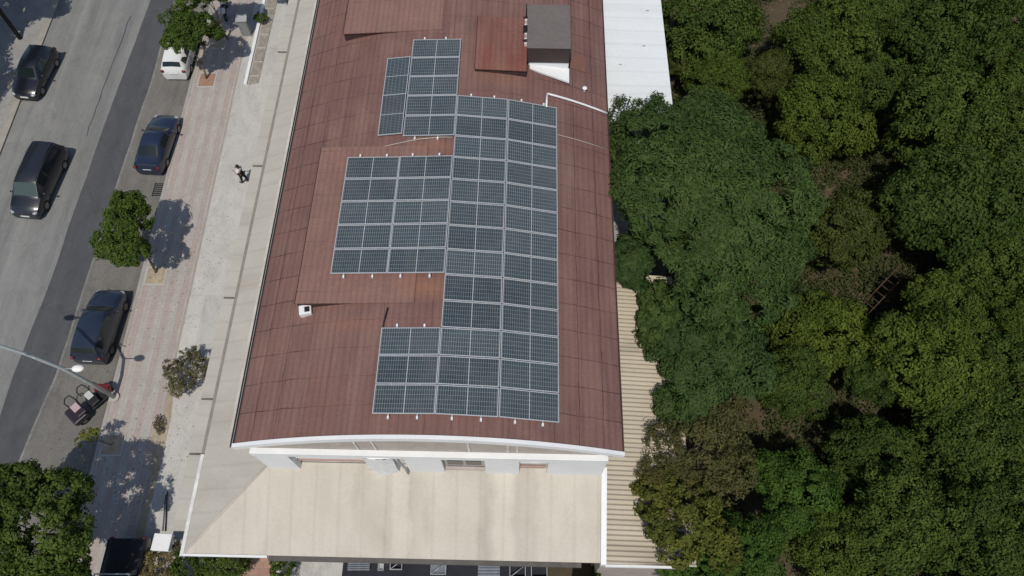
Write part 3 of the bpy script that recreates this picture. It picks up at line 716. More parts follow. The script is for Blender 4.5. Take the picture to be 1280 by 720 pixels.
def crown_mesh(name, seed, rad, hz, nlobe, nclump, nleaf, ll, lw, m, spread=.62, lobe=(.34, .52), out=.9, up=.35, cl=.20, ragged=.12, core=True):
    """rad: (rx, ry), hz: half height; crown centre at the origin; cl: clump radius in metres.
    Lobes carry leafy clumps (little domes of leaves) with gaps between them."""
    rng = np.random.default_rng(seed)
    rx, ry = rad; ext = np.array([rx, ry, hz])
    lobes = []
    for k in range(nlobe):
        d = rng.normal(size=3); d /= np.linalg.norm(d); d[2] = abs(d[2]) * .9 - .3
        c = d * spread * rng.uniform(.7, 1.15) if k else np.zeros(3)
        lobes.append((c, rng.uniform(*lobe) if k else .55, rng.random()))
    P_, N_, T_, S_ = [], [], [], []
    tries = 0
    while len(P_) < nclump and tries < nclump * 60:
        tries += 1
        c, r, lt = lobes[rng.integers(len(lobes))]
        d = rng.normal(size=3); d /= np.linalg.norm(d)
        if d[2] < -.4 and rng.random() < .85: continue
        inner = rng.random() < .16
        p = c + d * r * (rng.uniform(.45, .75) if inner else rng.uniform(.84, 1.0 + ragged) )
        if not inner and any(np.linalg.norm(p - c2) < r2 * .74 for c2, r2, _ in lobes): continue
        P_.append(p * ext); N_.append(d); T_.append(.45 * lt + .55 * rng.random()); S_.append(rng.uniform(.65, 1.35))
    P_, N_, T_, S_ = map(np.array, (P_, N_, T_, S_))
    k = len(P_); idx = np.repeat(np.arange(k), nleaf); n = k * nleaf
    d = rng.normal(size=(n, 3)); d /= np.linalg.norm(d, axis=1)[:, None]
    flip = (d * N_[idx]).sum(1) < -.25; d[flip] *= -1
    rr = (rng.random(n) ** .45) * cl * S_[idx]
    pts = P_[idx] + d * rr[:, None] * np.array([1.1, 1.1, .85])
    nrm = d * out + N_[idx] * .25 + np.array([0, 0, up]) + rng.normal(size=(n, 3)) * .42
    tint = .6 * T_[idx] + .4 * rng.random(n)
    return leaf_mesh(name, pts, nrm, tint, ll, lw, rng, m)
def trunk_mesh(name, h, r, seed, spread=1.0, limbs=5, m=None):
    rnd = random.Random(seed); b = MB()
    lean = Vector((rnd.uniform(-.1, .1), rnd.uniform(-.1, .1), 0))
    fork = h * .45
    b.tube([(0, 0, 0), lean * .5 + Vector((0, 0, fork * .5)), lean + Vector((0, 0, fork))], [r * 1.25, r, r * .85], 8)
    for k in range(limbs):
        a = 2 * math.pi * k / limbs + rnd.uniform(-.4, .4); s = spread * rnd.uniform(.5, 1)
        e = Vector((math.cos(a) * s, math.sin(a) * s, h * rnd.uniform(.85, 1.1)))
        m1 = lean.lerp(e, .5); m1.z = fork + (e.z - fork) * .4
        b.tube([lean + Vector((0, 0, fork * .92)), m1, e], [r * .6, r * .4, r * .14], 6)
        for j in range(2):
            a2 = a + rnd.uniform(-1, 1); e2 = m1 + Vector((math.cos(a2) * s * .5, math.sin(a2) * s * .5, h * .25)); b.tube([m1, e2], [r * .3, r * .08], 5)
    me_o = b.build(name, m or M['bark'])
    me = me_o.data; bpy.data.objects.remove(me_o); return me
def plant_tree(name, pos, zc, crown, trunk, label, cat, scale=(1, 1, 1), rz=0.0, group=None, tz=1.0, base=None):
    b_ = base or pos; off = Vector((pos.x - b_.x, pos.y - b_.y, 0))
    r = empty(name, (b_.x, b_.y, 0), 0, label, cat, group)
    t = link_mesh('trunk', trunk, r); t.scale = (1, 1, tz)
    if base: t.rotation_euler = Vector((off.x * .9, off.y * .9, zc)).to_track_quat('Z', 'Y').to_euler()
    c = link_mesh('crown', crown, r); c.location = (off.x, off.y, zc); c.scale = scale; c.rotation_euler = (0, 0, rz)
    return r
OR = [crown_mesh('orchard_crown', 100 + k, (2.6, 2.6), 2.2, 15, 360, 100, .15, .08, M['leaf_orchard'], .64, (.28, .46), cl=.36, ragged=.16) for k in range(5)]
OY = [crown_mesh('orchard_crown_yellow', 140 + k, (2.5, 2.5), 2.0, 15, 330, 95, .15, .08, M['leaf_yellow'], .64, (.28, .46), cl=.35, ragged=.16) for k in range(2)]
OB = [crown_mesh('orchard_crown_bright', 150 + k, (2.5, 2.5), 2.1, 15, 350, 105, .15, .085, M['leaf_bright'], .64, (.28, .46), cl=.37, ragged=.16) for k in range(1)]
TO = [trunk_mesh('orchard_trunk', 2.6, .15, 60 + k, 1.2) for k in range(3)]
rngT = random.Random(4)
orch = [  # px, py, radius px, crown height, kind, label
    (1030, 58, 68, 3.6, 'o', 'round orchard tree at the top edge, halfway along the treetops'),
    (1185, 52, 78, 3.6, 'o', 'wide green orchard tree near the top right corner'),
    (895, 35, 66, 3.6, 'o', 'dark orchard tree at the top edge beside the white flat roof'),
    (848, 78, 26, 2.6, 'y', 'small pale green tree at the corner of the white flat roof'),
    (1108, 20, 50, 3.2, 'o', 'orchard tree at the top edge squeezed between two wider crowns'),
    (1265, 20, 50, 3.2, 'o', 'orchard tree cut by the top right corner'),
    (1030, 150, 62, 3.3, 'o', 'orchard tree right behind the big dark tree, with bare soil on its right'),
    (1188, 155, 76, 3.6, 'o', 'full orchard tree right of the bare soil patch'),
    (1268, 235, 70, 3.4, 'o', 'orchard tree cut by the right edge, upper half'),
    (1180, 262, 84, 3.7, 'o', 'widest orchard tree crown, upper right middle'),
    (1045, 285, 62, 3.1, 'y', 'yellowish orchard tree hugging the right flank of the big dark tree'),
    (1240, 340, 64, 3.4, 'o', 'orchard tree near the right edge just above mid height'),
    (1182, 398, 58, 3.2, 'o', 'orchard tree directly right of the wooden ladder'),
    (1020, 425, 66, 3.2, 'o', 'orchard tree below the ladder, right of the dark lower tree'),
    (985, 480, 52, 3.0, 'o', 'orchard tree beside the brown soil patch under the dark lower tree'),
    (1160, 455, 78, 3.5, 'o', 'orchard tree in the right middle, below the ladder tree'),
    (1262, 470, 66, 3.3, 'o', 'orchard tree cut by the right edge below mid height'),
    (1195, 545, 74, 3.4, 'o', 'orchard tree in the lower right among other crowns'),
    (1090, 575, 58, 3.0, 'o', 'orchard tree right of the bright green one'),
    (1130, 655, 76, 3.4, 'o', 'orchard tree near the bottom edge, right of centre of the grove'),
    (1240, 640, 74, 3.4, 'o', 'orchard tree close to the bottom right corner'),
    (1040, 690, 60, 3.1, 'o', 'orchard tree cut by the bottom edge, middle of the grove'),
    (1275, 715, 60, 3.1, 'o', 'orchard tree in the bottom right corner'),
    (985, 610, 66, 3.2, 'b', 'bright green tree in the lower grove, lightest of the big crowns'),
    (935, 690, 62, 3.2, 'b', 'bright green tree cut by the bottom edge near the corrugated shed'),
    (965, 92, 34, 2.6, 'y', 'small yellow green tree between the big dark tree and the top crowns'),
    (1278, 110, 44, 2.6, 'o', 'low orchard tree at the right edge, upper quarter'),
    (905, 105, 40, 3.0, 'o', 'orchard tree peeping out behind the top of the big dark tree'),
    (1100, 110, 46, 2.6, 'o', 'low orchard tree beside the upper bare soil patch'),
    (1095, 470, 44, 2.6, 'o', 'low shaded orchard tree in the middle gap of the grove'),
    (1278, 400, 52, 3.0, 'o', 'orchard tree cut by the right edge at mid height'),
    (1278, 560, 48, 2.8, 'o', 'low orchard tree at the right edge, lower third'),
]
groupo = 'orchard trees beside the hall'
for k, (px, py, rp, zc, kind, lab) in enumerate(orch):
    zc += (.9, -.2, .45, -.1, .7)[k % 5]; p = P(px, py, zc); s = rp / pxm(p) / 2.86
    cm = {'o': OR, 'y': OY, 'b': OB}[kind]
    plant_tree('orchard_tree', p, zc, cm[k % len(cm)], TO[k % 3], lab, 'tree', (s * rngT.uniform(.95, 1.08), s * rngT.uniform(.95, 1.08), s * 1.35), rngT.uniform(0, 6.28), groupo)
# a second rank beyond the frame so that a step to the side still meets the grove
for k, (x, y) in enumerate(((29, 36), (31, 30), (30, 23), (31, 16), (30, 9), (22, 47), (14, 48), (28, 45), (27, 2), (19, 1))):
    plant_tree('orchard_tree', Vector((x, y, 0)), 3.3, OR[k % 4], TO[k % 3], 'orchard tree at the edge of the grove', 'tree', (1.1, 1.1, 1), k * 1.3, groupo)

big = crown_mesh('big_crown', 201, (5.3, 6.3), 3.2, 30, 1250, 92, .27, .07, M['leaf_dark'], .68, (.24, .40), .75, .45, .44, .16)
p = P(876, 251, 9.5)
plant_tree('broad_tree', p, 9.5, big, trunk_mesh('big_trunk', 8.4, .3, 77, 3.0, 7), 'big broad dark green tree overhanging the right eave of the red vault', 'tree')
low = crown_mesh('low_crown', 202, (3.0, 3.0), 2.3, 18, 620, 62, .26, .075, M['leaf_dark'], .74, (.22, .4), .7, .5, .34, .14)
p = P(885, 430, 6.4)
plant_tree('broad_tree', p, 6.4, low, trunk_mesh('low_trunk', 5.6, .2, 78, 1.8, 6), 'dark feathery tree over the corrugated roof, in front of the biggest dark tree', 'tree')
p = P(826, 395, 6.9); sm = crown_mesh('small_crown', 203, (1.15, 1.6), .9, 9, 150, 50, .19, .12, M['leaf_dark'], .66, cl=.24)
plant_tree('bushy_tree', p, 6.9, sm, trunk_mesh('small_trunk', 6.3, .1, 79, .6, 4), 'small leafy tree creeping over the middle of the corrugated roof', 'tree')
dry = crown_mesh('dry_crown', 204, (2.2, 2.2), 1.5, 14, 340, 34, .17, .055, M['leaf_olive'], .74, (.22, .42), .7, .4, .27, .3)
p = P(878, 560, 6.4)
plant_tree('dry_tree', p, 6.4, dry, trunk_mesh('dry_trunk', 5.6, .12, 80, 2.0, 9, M['pale_bark']), 'half dry olive brown tree beside the near part of the corrugated roof', 'tree')
p = P(858, 655, 6.5); dry2 = crown_mesh('dry_crown_low', 205, (2.0, 2.1), 1.5, 13, 330, 46, .16, .085, M['leaf_yellow'], .74, (.22, .42), cl=.25)
plant_tree('bushy_tree', p, 6.5, dry2, trunk_mesh('bush_trunk', 4.2, .1, 81, 1.0, 5), 'yellow green bushy tree at the near right corner of the corrugated roof', 'tree')
p = P(860, 715, 4.2)
plant_tree('bushy_tree', p, 4.2, OB[0], TO[1], 'leafy tree cut by the bottom edge under the corrugated shed', 'tree', (.75, .7, .7), 2.0)
p = P(778, 345, 5.0); cl = crown_mesh('wall_plant_crown', 206, (.7, 1.1), .9, 8, 110, 44, .2, .08, M['leaf_dark'], .66, cl=.22)
p = P(786, 318, 8.0)
plant_tree('bushy_tree', p, 8.0, cl, trunk_mesh('wall_trunk', 7.4, .08, 82, .4, 4), 'dark bush squeezed between the vault eave and the corrugated roof', 'tree', (1.5, 1.5, 1.2))
p = P(862, 487, 6.6); bs = crown_mesh('bush_crown', 207, (1.4, 1.9), 1.2, 12, 260, 60, .2, .08, M['leaf_dark'], .7, (.24, .42), cl=.3)
plant_tree('bushy_tree', p, 6.6, bs, trunk_mesh('bush_trunk_b', 6.2, .1, 83, .8, 5), 'dark bush hiding the right edge of the corrugated roof below the feathery tree', 'tree')
p = P(838, 612, 6.4)
plant_tree('dry_tree', p, 6.4, dry, trunk_mesh('bush_trunk_c', 6.2, .08, 84, .6, 5, M['pale_bark']), 'sparse brownish bush trailing over the near half of the corrugated roof', 'tree', (.5, .6, .5), 1.4)
# street trees
st = crown_mesh('street_crown', 301, (1.8, 2.1), 1.5, 18, 300, 66, .16, .09, M['leaf_street'], .92, (.2, .36), cl=.28, ragged=.3)
p = P(195, 340, .12); q = P(156, 283, 3.6)
t = plant_tree('street_tree', P(160, 285, 3.6), 3.6, st, trunk_mesh('street_trunk', 3.0, .07, 90, .9, 4, M['pale_bark']), 'round street tree on the pavement edge between two dark blue cars', 'tree', (.86, .94, .95), .5, 'street trees along the pavement', base=P(195, 341, .12))
st2 = crown_mesh('street_crown_loose', 302, (1.85, 1.75), 1.5, 18, 290, 62, .16, .09, M['leaf_street'], .92, (.2, .36), cl=.28, ragged=.3)
q = P(235, 40, 3.9)
plant_tree('street_tree', q, 3.9, st2, trunk_mesh('street_trunk_b', 3.2, .07, 91, .9, 4, M['pale_bark']), 'street tree shading the front of the white car', 'tree', scale=(.86, .84, .9), group='street trees along the pavement', base=P(258, 98, .12))
q = P(258, -8, 4.0)
plant_tree('street_tree', q, 4.0, st2, trunk_mesh('street_trunk_c', 3.4, .07, 92, .9, 4, M['pale_bark']), 'street tree at the top edge over the motorcycle', 'tree', (.75, 1.0, .8), 2.2, 'street trees along the pavement')
q = P(338, -62, 4.4)
plant_tree('street_tree', q, 4.4, st, trunk_mesh('street_trunk_c2', 3.4, .07, 96, .9, 4, M['pale_bark']), 'street tree just beyond the top edge by the grey cabinet', 'tree', (1, .9, .8), 1.2, 'street trees along the pavement')
cl_ = crown_mesh('corner_crown', 303, (3.0, 2.6), 2.0, 20, 560, 74, .16, .09, M['leaf_orchard'], .74, (.24, .42), cl=.32, ragged=.2)
q = P(34, 655, 5.2)
plant_tree('street_tree', q, 5.2, cl_, trunk_mesh('corner_trunk', 4.6, .14, 93, 1.6, 6), 'largest street tree, filling the lower left corner', 'tree', group='street trees along the pavement')
q = P(78, 722, 4.4)
plant_tree('street_tree', q, 4.4, cl_, trunk_mesh('corner_trunk_b', 4.0, .1, 94, 1.2, 5), 'street tree cut by the bottom edge beside the black pickup', 'tree', (.5, .45, .6), 2.0, 'street trees along the pavement')
sp = crown_mesh('sapling_crown', 304, (.55, .5), .4, 7, 34, 18, .12, .06, M['leaf_lime'], .75, cl=.13, ragged=.3)
q = P(112, 543, 1.8)
plant_tree('sapling', q, 1.8, sp, trunk_mesh('sapling_trunk', 1.6, .03, 95, .3, 4, M['pale_bark']), 'lime green sapling in its sandy pit by the kerb', 'tree', base=P(140, 556, .12))
# trees of the far pavement, out of the frame on the left; they shade it
for k, (x, y, zc) in enumerate(((-36.6, 38, 6.4), (-37.2, 32.2, 6.2), (-35.6, 43.5, 6.6), (-40, 27.5, 6))):
    r = plant_tree('shade_tree', Vector((x, y, 0)), zc, st2, trunk_mesh('shade_trunk', 5.2, .16, 110 + k, 1.2, 5), 'tall tree of the far pavement left of the frame', 'tree', (1.9, 1.9, 1.5), k * 1.1, 'trees along the far pavement')
# shrubs
sh_ = crown_mesh('shrub_crown', 401, (1.05, 1.2), .9, 20, 170, 20, .15, .05, M['leaf_dry'], .9, (.2, .36), .7, .5, .17, .4)
q = P(233, 463, .9)
def shrub(name, q, zc, crown, label, sc=(1, 1, 1), rz=0.0, seed=1):
    r = empty(name, (q.x, q.y, .124), 0, label, 'shrub'); rnd = random.Random(seed)
    b = MB()
    for k in range(9):
        a = rnd.uniform(0, 6.28); s = rnd.uniform(.3, .8) * sc[0]
        b.tube([(0, 0, 0), (math.cos(a) * s * .5, math.sin(a) * s * .5, zc * .7), (math.cos(a) * s, math.sin(a) * s, zc * 1.2)], [.03, .02, .008], 5)
    b.build('stems', M['pale_bark'], r)
    c = link_mesh('crown', crown, r); c.location = (0, 0, zc); c.scale = sc; c.rotation_euler = (0, 0, rz); return r
shrub('shrub', q, .9, sh_, 'sparse dry olive shrub on the pale forecourt by the canopy')
gs = crown_mesh('green_shrub_crown', 402, (1.1, 1.0), .9, 11, 130, 32, .14, .07, M['leaf_street'], .74, cl=.2, ragged=.3)
ds = crown_mesh('dark_shrub_crown', 403, (1.1, .9), .9, 11, 130, 32, .14, .07, M['leaf_orchard'], .74, cl=.2, ragged=.3)
shrub('shrub', P(198, 710, 1), .9, sh_, 'olive shrub at the bottom edge below the white sign box', (1.1, .7, 1), 1.0, 2)
shrub('shrub', P(238, 716, 1), .9, gs, 'green shrub at the bottom edge left of the dark hedge', (.9, .8, .9), 2.0, 3)
shrub('shrub', P(278, 708, 1.2), 1.1, ds, 'dark shrub under the corner of the beige front roof', (1.1, .9, 1), .4, 4)
shrub('shrub', P(357, 710, 1), .9, gs, 'green shrub between the terracotta paving and the dark yard', (.55, .6, .8), .9, 5)
shrub('shrub', P(744, 716, 1), .9, ds, 'small dry shrub at the foot of the pale block wall', (.35, .3, .6), 1.4, 6)
shrub('shrub', P(327, 22, .6), .5, gs, 'little green shrub in the stony planter bed', (.3, .45, .5), 1.9, 7)
shrub('shrub', P(199, 531, .3), .3, sh_, 'tuft of dry weeds on the soil strip', (.22, .4, .3), .4, 8)
# ground litter of the orchard
def litter():
    rng = np.random.default_rng(5); n = 5200
    xy = np.stack([rng.uniform(9, 32, n), rng.uniform(2, 46, n)], 1)
    pts = np.c_[xy, rng.uniform(.01, .05, n)]
    nrm = np.c_[rng.normal(size=(n, 2)) * .3, np.ones(n)]
    me = leaf_mesh('leaf_litter', pts, nrm, rng.random(n), .14, .08, rng, M['leaf_litter'])
    o = link_mesh('leaf_litter', me); o['kind'] = 'stuff'; tag(o, 'fallen dry leaves scattered on the orchard soil', 'leaves')
litter()
def weeds():
    rng = np.random.default_rng(8); k = 9000; per = 24
    c = np.stack([rng.uniform(9.5, 33, k), rng.uniform(1, 47, k)], 1)
    f = np.sin(c[:, 0] * .9) + np.sin(c[:, 1] * .7 + 1) + rng.normal(size=k) * .7
    c = c[f > -.75]; k = len(c); idx = np.repeat(np.arange(k), per); n = k * per
    h = rng.uniform(.1, .55, k)[idx]
    pts = np.c_[c[idx] + rng.normal(size=(n, 2)) * .22, rng.random(n) * h + .03]
    nrm = np.c_[rng.normal(size=(n, 2)) * .6, np.ones(n)]
    o = link_mesh('weeds', leaf_mesh('weeds', pts, nrm, .5 * rng.random(k)[idx] + .5 * rng.random(n),   .19, .09, rng, M['leaf_weed'])); o['kind'] = 'stuff'; tag(o, 'low weeds covering the soil between the orchard trees', 'weeds')
weeds()
def street_leaves():
    rng = np.random.default_rng(12); n = 850
    x = np.where(rng.random(n) < .6, -21.5 - np.abs(rng.normal(size=n)) * .7, rng.uniform(-21.2, -16.5, n)); y = rng.uniform(2, 44, n)
    y = np.where(rng.random(n) < .5, y, np.where(rng.random(n) < .5, 20 + rng.normal(size=n) * 1.6, 9 + rng.normal(size=n) * 2.2))
    z = np.where(x < -21.43, .024, .145)
    o = link_mesh('street_leaves', leaf_mesh('street_leaves', np.c_[x, y, z], np.c_[rng.normal(size=(n, 2)) * .08, np.ones(n)], rng.random(n), .075, .045, rng, M['leaf_litter'])); o['kind'] = 'stuff'; tag(o, 'fallen leaves along the kerb and pavement', 'leaves')
street_leaves()

# ------------------------------------------------------------------ vehicles
# profile rows: fraction from the front, belt height, top height, top half-width share, body half-width share
HATCH = [(0, .52, .60, .74, .80), (.025, .62, .72, .78, .91), (.10, .76, .84, .80, .97), (.24, .90, .98, .82, 1), (.29, .96, 1.02, .82, 1), (.42, .99, 1.46, .70, 1), (.58, 1.0, 1.54, .70, 1), (.74, 1.0, 1.53, .69, 1), (.90, 1.0, 1.45, .67, .99), (.975, .98, 1.05, .78, .95), (1.0, .62, .72, .80, .87)]
SEDAN = [(0, .50, .58, .70, .78), (.03, .60, .68, .76, .91), (.12, .72, .80, .80, .97), (.25, .86, .92, .82, 1), (.30, .90, .96, .82, 1), (.44, .93, 1.38, .69, 1), (.56, .93, 1.45, .69, 1), (.68, .93, 1.41, .68, 1), (.83, .95, 1.06, .76, .99), (.96, .94, 1.02, .78, .93), (1.0, .60, .72, .78, .85)]
SUV = [(0, .60, .70, .74, .80), (.03, .74, .86, .80, .92), (.12, .90, .98, .82, .98), (.24, 1.0, 1.06, .83, 1), (.28, 1.04, 1.10, .83, 1), (.40, 1.08, 1.58, .72, 1), (.56, 1.08, 1.68, .72, 1), (.76, 1.08, 1.67, .71, 1), (.90, 1.08, 1.60, .70, 1), (.965, 1.06, 1.16, .80, .96), (1.0, .66, .78, .82, .89)]
VAN = [(0, .55, .64, .76, .80), (.025, .70, .80, .80, .92), (.09, .86, .94, .82, .98), (.17, .98, 1.06, .83, 1), (.20, 1.02, 1.10, .83, 1), (.34, 1.08, 1.68, .74, 1), (.50, 1.08, 1.78, .74, 1), (.78, 1.08, 1.77, .74, 1), (.94, 1.08, 1.70, .73, 1), (.985, 1.04, 1.14, .82, .97), (1.0, .66, .78, .84, .92)]
PICK = [(0, .60, .70, .74, .80), (.03, .74, .86, .80, .92), (.12, .90, .98, .82, .98), (.22, 1.0, 1.06, .83, 1), (.25, 1.04, 1.10, .83, 1), (.35, 1.08, 1.60, .72, 1), (.48, 1.08, 1.70, .72, 1), (.60, 1.08, 1.66, .71, 1), (.67, 1.08, 1.14, .82, 1), (.98, 1.06, 1.12, .84, .98), (1.0, .66, .78, .84, .95)]
def make_car(pos, heading, Lc, W, prof, pm, label, cat='car', rails=False, hs=1.0, roofm=None, z=.0145):
    r = empty('parked_car' if cat != 'pickup' else 'pickup', (pos.x, pos.y, z), heading, label, cat)
    st = []
    for (f, zb, zt, wt, wb) in prof:
        y = Lc / 2 - f * Lc; w_ = W / 2 * wb; t = W / 2 * wt * min(1, wb + .06); zb *= hs; zt *= hs
        half = [(0, .2), (.86 * w_, .2), (w_, .42), (w_, .42 + (zb - .42) * .6), (.965 * w_, zb), (t, zt - .05), (t * .86, zt - .006), (0, zt + .022)]
        pr = [Vector((-x, y, h)) for x, h in half[1:-1]][::1]
        ring = [Vector((0, y, half[0][1]))] + [Vector((x, y, h)) for x, h in half[1:-1]] + [Vector((0, y, half[-1][1]))] + [Vector((-x, y, h)) for x, h in half[1:-1][::-1]]
        st.append(ring)
    b = MB(); n = len(st[0])
    vs = [[b.bm.verts.new(p) for p in ring] for ring in st]
    for i in range(len(vs) - 1):
        for k in range(n):
            f = b.bm.faces.new((vs[i][k], vs[i][(k + 1) % n], vs[i + 1][(k + 1) % n], vs[i + 1][k])); f.smooth = True
    b.bm.faces.new(vs[0]); b.bm.faces.new(vs[-1][::-1])
    body = b.build('body', pm, r)
    es = body.modifiers.new('smooth', 'EDGE_SPLIT'); es.split_angle = R(38)
    def patch(name, i0, i1, chain, m0, m1, s0, s1, mm, parent=r, off=.008):
        A = [st[i0][k] for k in chain]; B = [st[i1][k] for k in chain]
        def pt(c, s):
            x = s * (len(c) - 1); j = min(int(x), len(c) - 2); return c[j].lerp(c[j + 1], x - j)
        q = MB(); nn = 8
        def fn(s, t):
            ss = s0 + (s1 - s0) * s; tt = m0 + (m1 - m0) * t
            p = pt(A, ss).lerp(pt(B, ss), tt)
            e = 1e-2
            du = pt(A, min(1, ss + e)).lerp(pt(B, min(1, ss + e)), tt) - pt(A, max(0, ss - e)).lerp(pt(B, max(0, ss - e)), tt)
            dv = pt(A, ss).lerp(pt(B, ss), min(1, tt + e)) - pt(A, ss).lerp(pt(B, ss), max(0, tt - e))
            nn_ = du.cross(dv)
            if nn_.length > 1e-9: nn_.normalize()
            cen = Vector((0, p.y, .7 * hs))
            if nn_.dot(p - cen) < 0: nn_.negate()
            return p + nn_ * off
        q.grid(fn, nn, 3)
        return q.build(name, mm, parent)
    top = [6, 7, 8]            # roof edge, centre, roof edge
    tops = [5, 6, 7, 8, 9]
    iw = 4; ir = len(prof) - 3
    patch('windscreen', iw, iw + 1, tops, .05, .93, .06, .94, M['pale_glass'] if prof in (VAN, PICK) else M['car_glass'])
    if cat == 'pickup': patch('rear_window', 7, 8, tops, .1, .9, .08, .92, M['pale_glass']); patch('tonneau_cover', 8, 9, tops, .03, .97, .06, .94, M['black'], off=.02)
    elif prof is SEDAN: patch('rear_window', 7, 8, tops, .10, .92, .10, .90, M['car_glass'])
    else: patch('rear_window', ir, ir + 1, tops, .10, .72, .10, .90, M['car_glass'])
    last = 7 if (cat == 'pickup' or prof is SEDAN) else ir
    mid = iw + 2
    for chain in ([4, 5], [10, 9]):
        patch('side_window', iw + 1, mid, chain, .06, .95, .10, .90, M['car_glass'])
        patch('side_window', mid, last, chain, .05, .92, .10, .90, M['car_glass'])
    if roofm: patch('sunroof', iw + 1, mid + 1, tops, .1, .95, .2, .8, roofm, off=.006)
    wr = .315 * (1.08 if hs > 1 or prof in (SUV, VAN, PICK) else 1)
    for fx in (-1, 1):
        for yy in (Lc / 2 - .19 * Lc, -Lc / 2 + .20 * Lc):
            q = MB(); x0, x1 = fx * (W / 2 - .19), fx * (W / 2 + .006)
            m = Matrix.Translation((0, yy, wr))
            nseg = 20
            prof_t = [(x0, wr * .6), (x0, wr * .93), (x0 + (x1 - x0) * .12, wr), (x0 + (x1 - x0) * .88, wr), (x1, wr * .93), (x1, wr * .6)]
            q.grid(lambda s, t: (prof_t[min(5, int(round(t * 5)))][0], yy + prof_t[min(5, int(round(t * 5)))][1] * math.cos(2 * math.pi * s), wr + prof_t[min(5, int(round(t * 5)))][1] * math.sin(2 * math.pi * s)), nseg, 5)
            wh = q.build('wheel', M['rubber'], r)
            q = MB()
            for k in range(10):
                a0, a1 = 2 * math.pi * k / 10, 2 * math.pi * (k + .62) / 10
                q.face([(x1 - fx * .02, yy, wr), (x1 - fx * .004, yy + wr * .62 * math.cos(a0), wr + wr * .62 * math.sin(a0)), (x1 - fx * .004, yy + wr * .62 * math.cos(a1), wr + wr * .62 * math.sin(a1))])
            q.tube([(x1 - fx * .06, yy, wr), (x1 - fx * .05, yy, wr)], wr * .61, 20)
            q.build('rim', M['rim'], wh)
    zb0 = prof[1][1] * hs
    for fx in (-1, 1):
        q = MB(); q.ball((fx * W * .365, Lc / 2 - .035 * Lc, zb0 + .0), .17, 2, (1.0, .95, .5), Euler((-.2, 0, -fx * .5))); q.build('headlight', M['lens'], r)
        zr = prof[-2][1] * hs
        q = MB(); q.ball((fx * W * .405, -Lc / 2 + .05, zr - .10), .14, 2, (.95, .6, .8)); q.build('tail_light', M['tail'], r)
        ym = Lc / 2 - (prof[iw][0] + .06) * Lc
        q = MB(); q.ball((fx * (W / 2 + .09), ym, prof[iw][1] * hs + .06), .11, 2, (1.0, .55, .65)); q.build('wing_mirror', pm, r)
    q = MB(); q.box(-.26, .26, Lc / 2 + .002, Lc / 2 + .02, .40, .51); q.build('number_plate', M['plate'], r)
    q = MB(); m = Matrix.Translation((0, -Lc / 2 - .012, .70 * hs)) @ Matrix.Rotation(.35, 4, 'X'); q.box(-.26, .26, -.01, .01, -.06, .06, m); q.build('number_plate', M['plate'], r)
    if cat == 'pickup':
        for fx in (-1, 1):
            q = MB(); yy = Lc / 2 - .665 * Lc; q.tube([(fx * W * .44, yy, 1.1), (fx * W * .42, yy + .05, 1.72), (fx * W * .42, yy + 1.6, 1.80)], .035, 8); q.build('roof_rack', M['steel'], r)
        q = MB(); q.tube([(-W * .42, yy + .05, 1.74), (W * .42, yy + .05, 1.74)], .03, 8); q.build('roof_rack', M['steel'], r)
    if rails:
        for fx in (-1, 1):
            q = MB(); q.tube([st[5][5 if fx > 0 else 9] + Vector((-fx * .06, -.1, .06)), st[7][5 if fx > 0 else 9] + Vector((-fx * .06, 0, .08)), st[8][5 if fx > 0 else 9] + Vector((-fx * .06, .1, .06))], .02, 6); q.build('roof_rail', M['black'], r)
    return r
def carpose(front, rear, zf=.7, zr=.7):
    a, b = P(*front, zf), P(*rear, zr); c = (a + b) / 2; d = a - b
    return c, math.atan2(-d.x, d.y), math.hypot(d.x, d.y)
c, h, ln = carpose((36, 110), (52, 52), .4, 1.2)
make_car(Vector((-31.55, 35.05, 0)), h, 4.0, 1.74, HATCH, M['black_paint'], 'black hatchback facing the viewer, half on the far kerb by the pole', hs=1.0)
c, h, ln = carpose((35, 262), (62, 185), .4, .9)
make_car(Vector((-28.75, 26.35, 0)), h, 4.9, 1.82, VAN, M['grey_paint'], 'black people carrier driving toward the viewer in the middle of the road', rails=True)
c, h, ln = carpose((209, 148), (187, 212), .5, .5)
make_car(c, h, 4.35, 1.76, SEDAN, M['blue_paint'], 'dark blue saloon parked at the kerb above the round street tree')
c, h, ln = carpose((140, 370), (113, 447), .5, .6)
make_car(c, h, 4.25, 1.8, SUV, M['navy_paint'], 'navy estate car parked at the kerb under the lamp arm shadow')
c = P(222, 98, .3)
make_car(Vector((c.x - .05, c.y + 2.1, 0)), R(-1), 4.2, 1.72, HATCH, M['white_paint'], 'white hatchback with its front under a street tree')
c = P(240, 3, .5)
make_car(Vector((-22.75, 44.55, 0)), R(0), 4.2, 1.72, HATCH, M['black_paint'], 'black car cut by the top edge ahead of the white one')
c = P(152, 703, 1.2)
make_car(Vector((c.x, c.y - 1.35, 0)), R(180), 5.0, 1.9, PICK, M['black_paint'], 'black pickup with a covered bed cut by the bottom edge', 'pickup', z=.122)

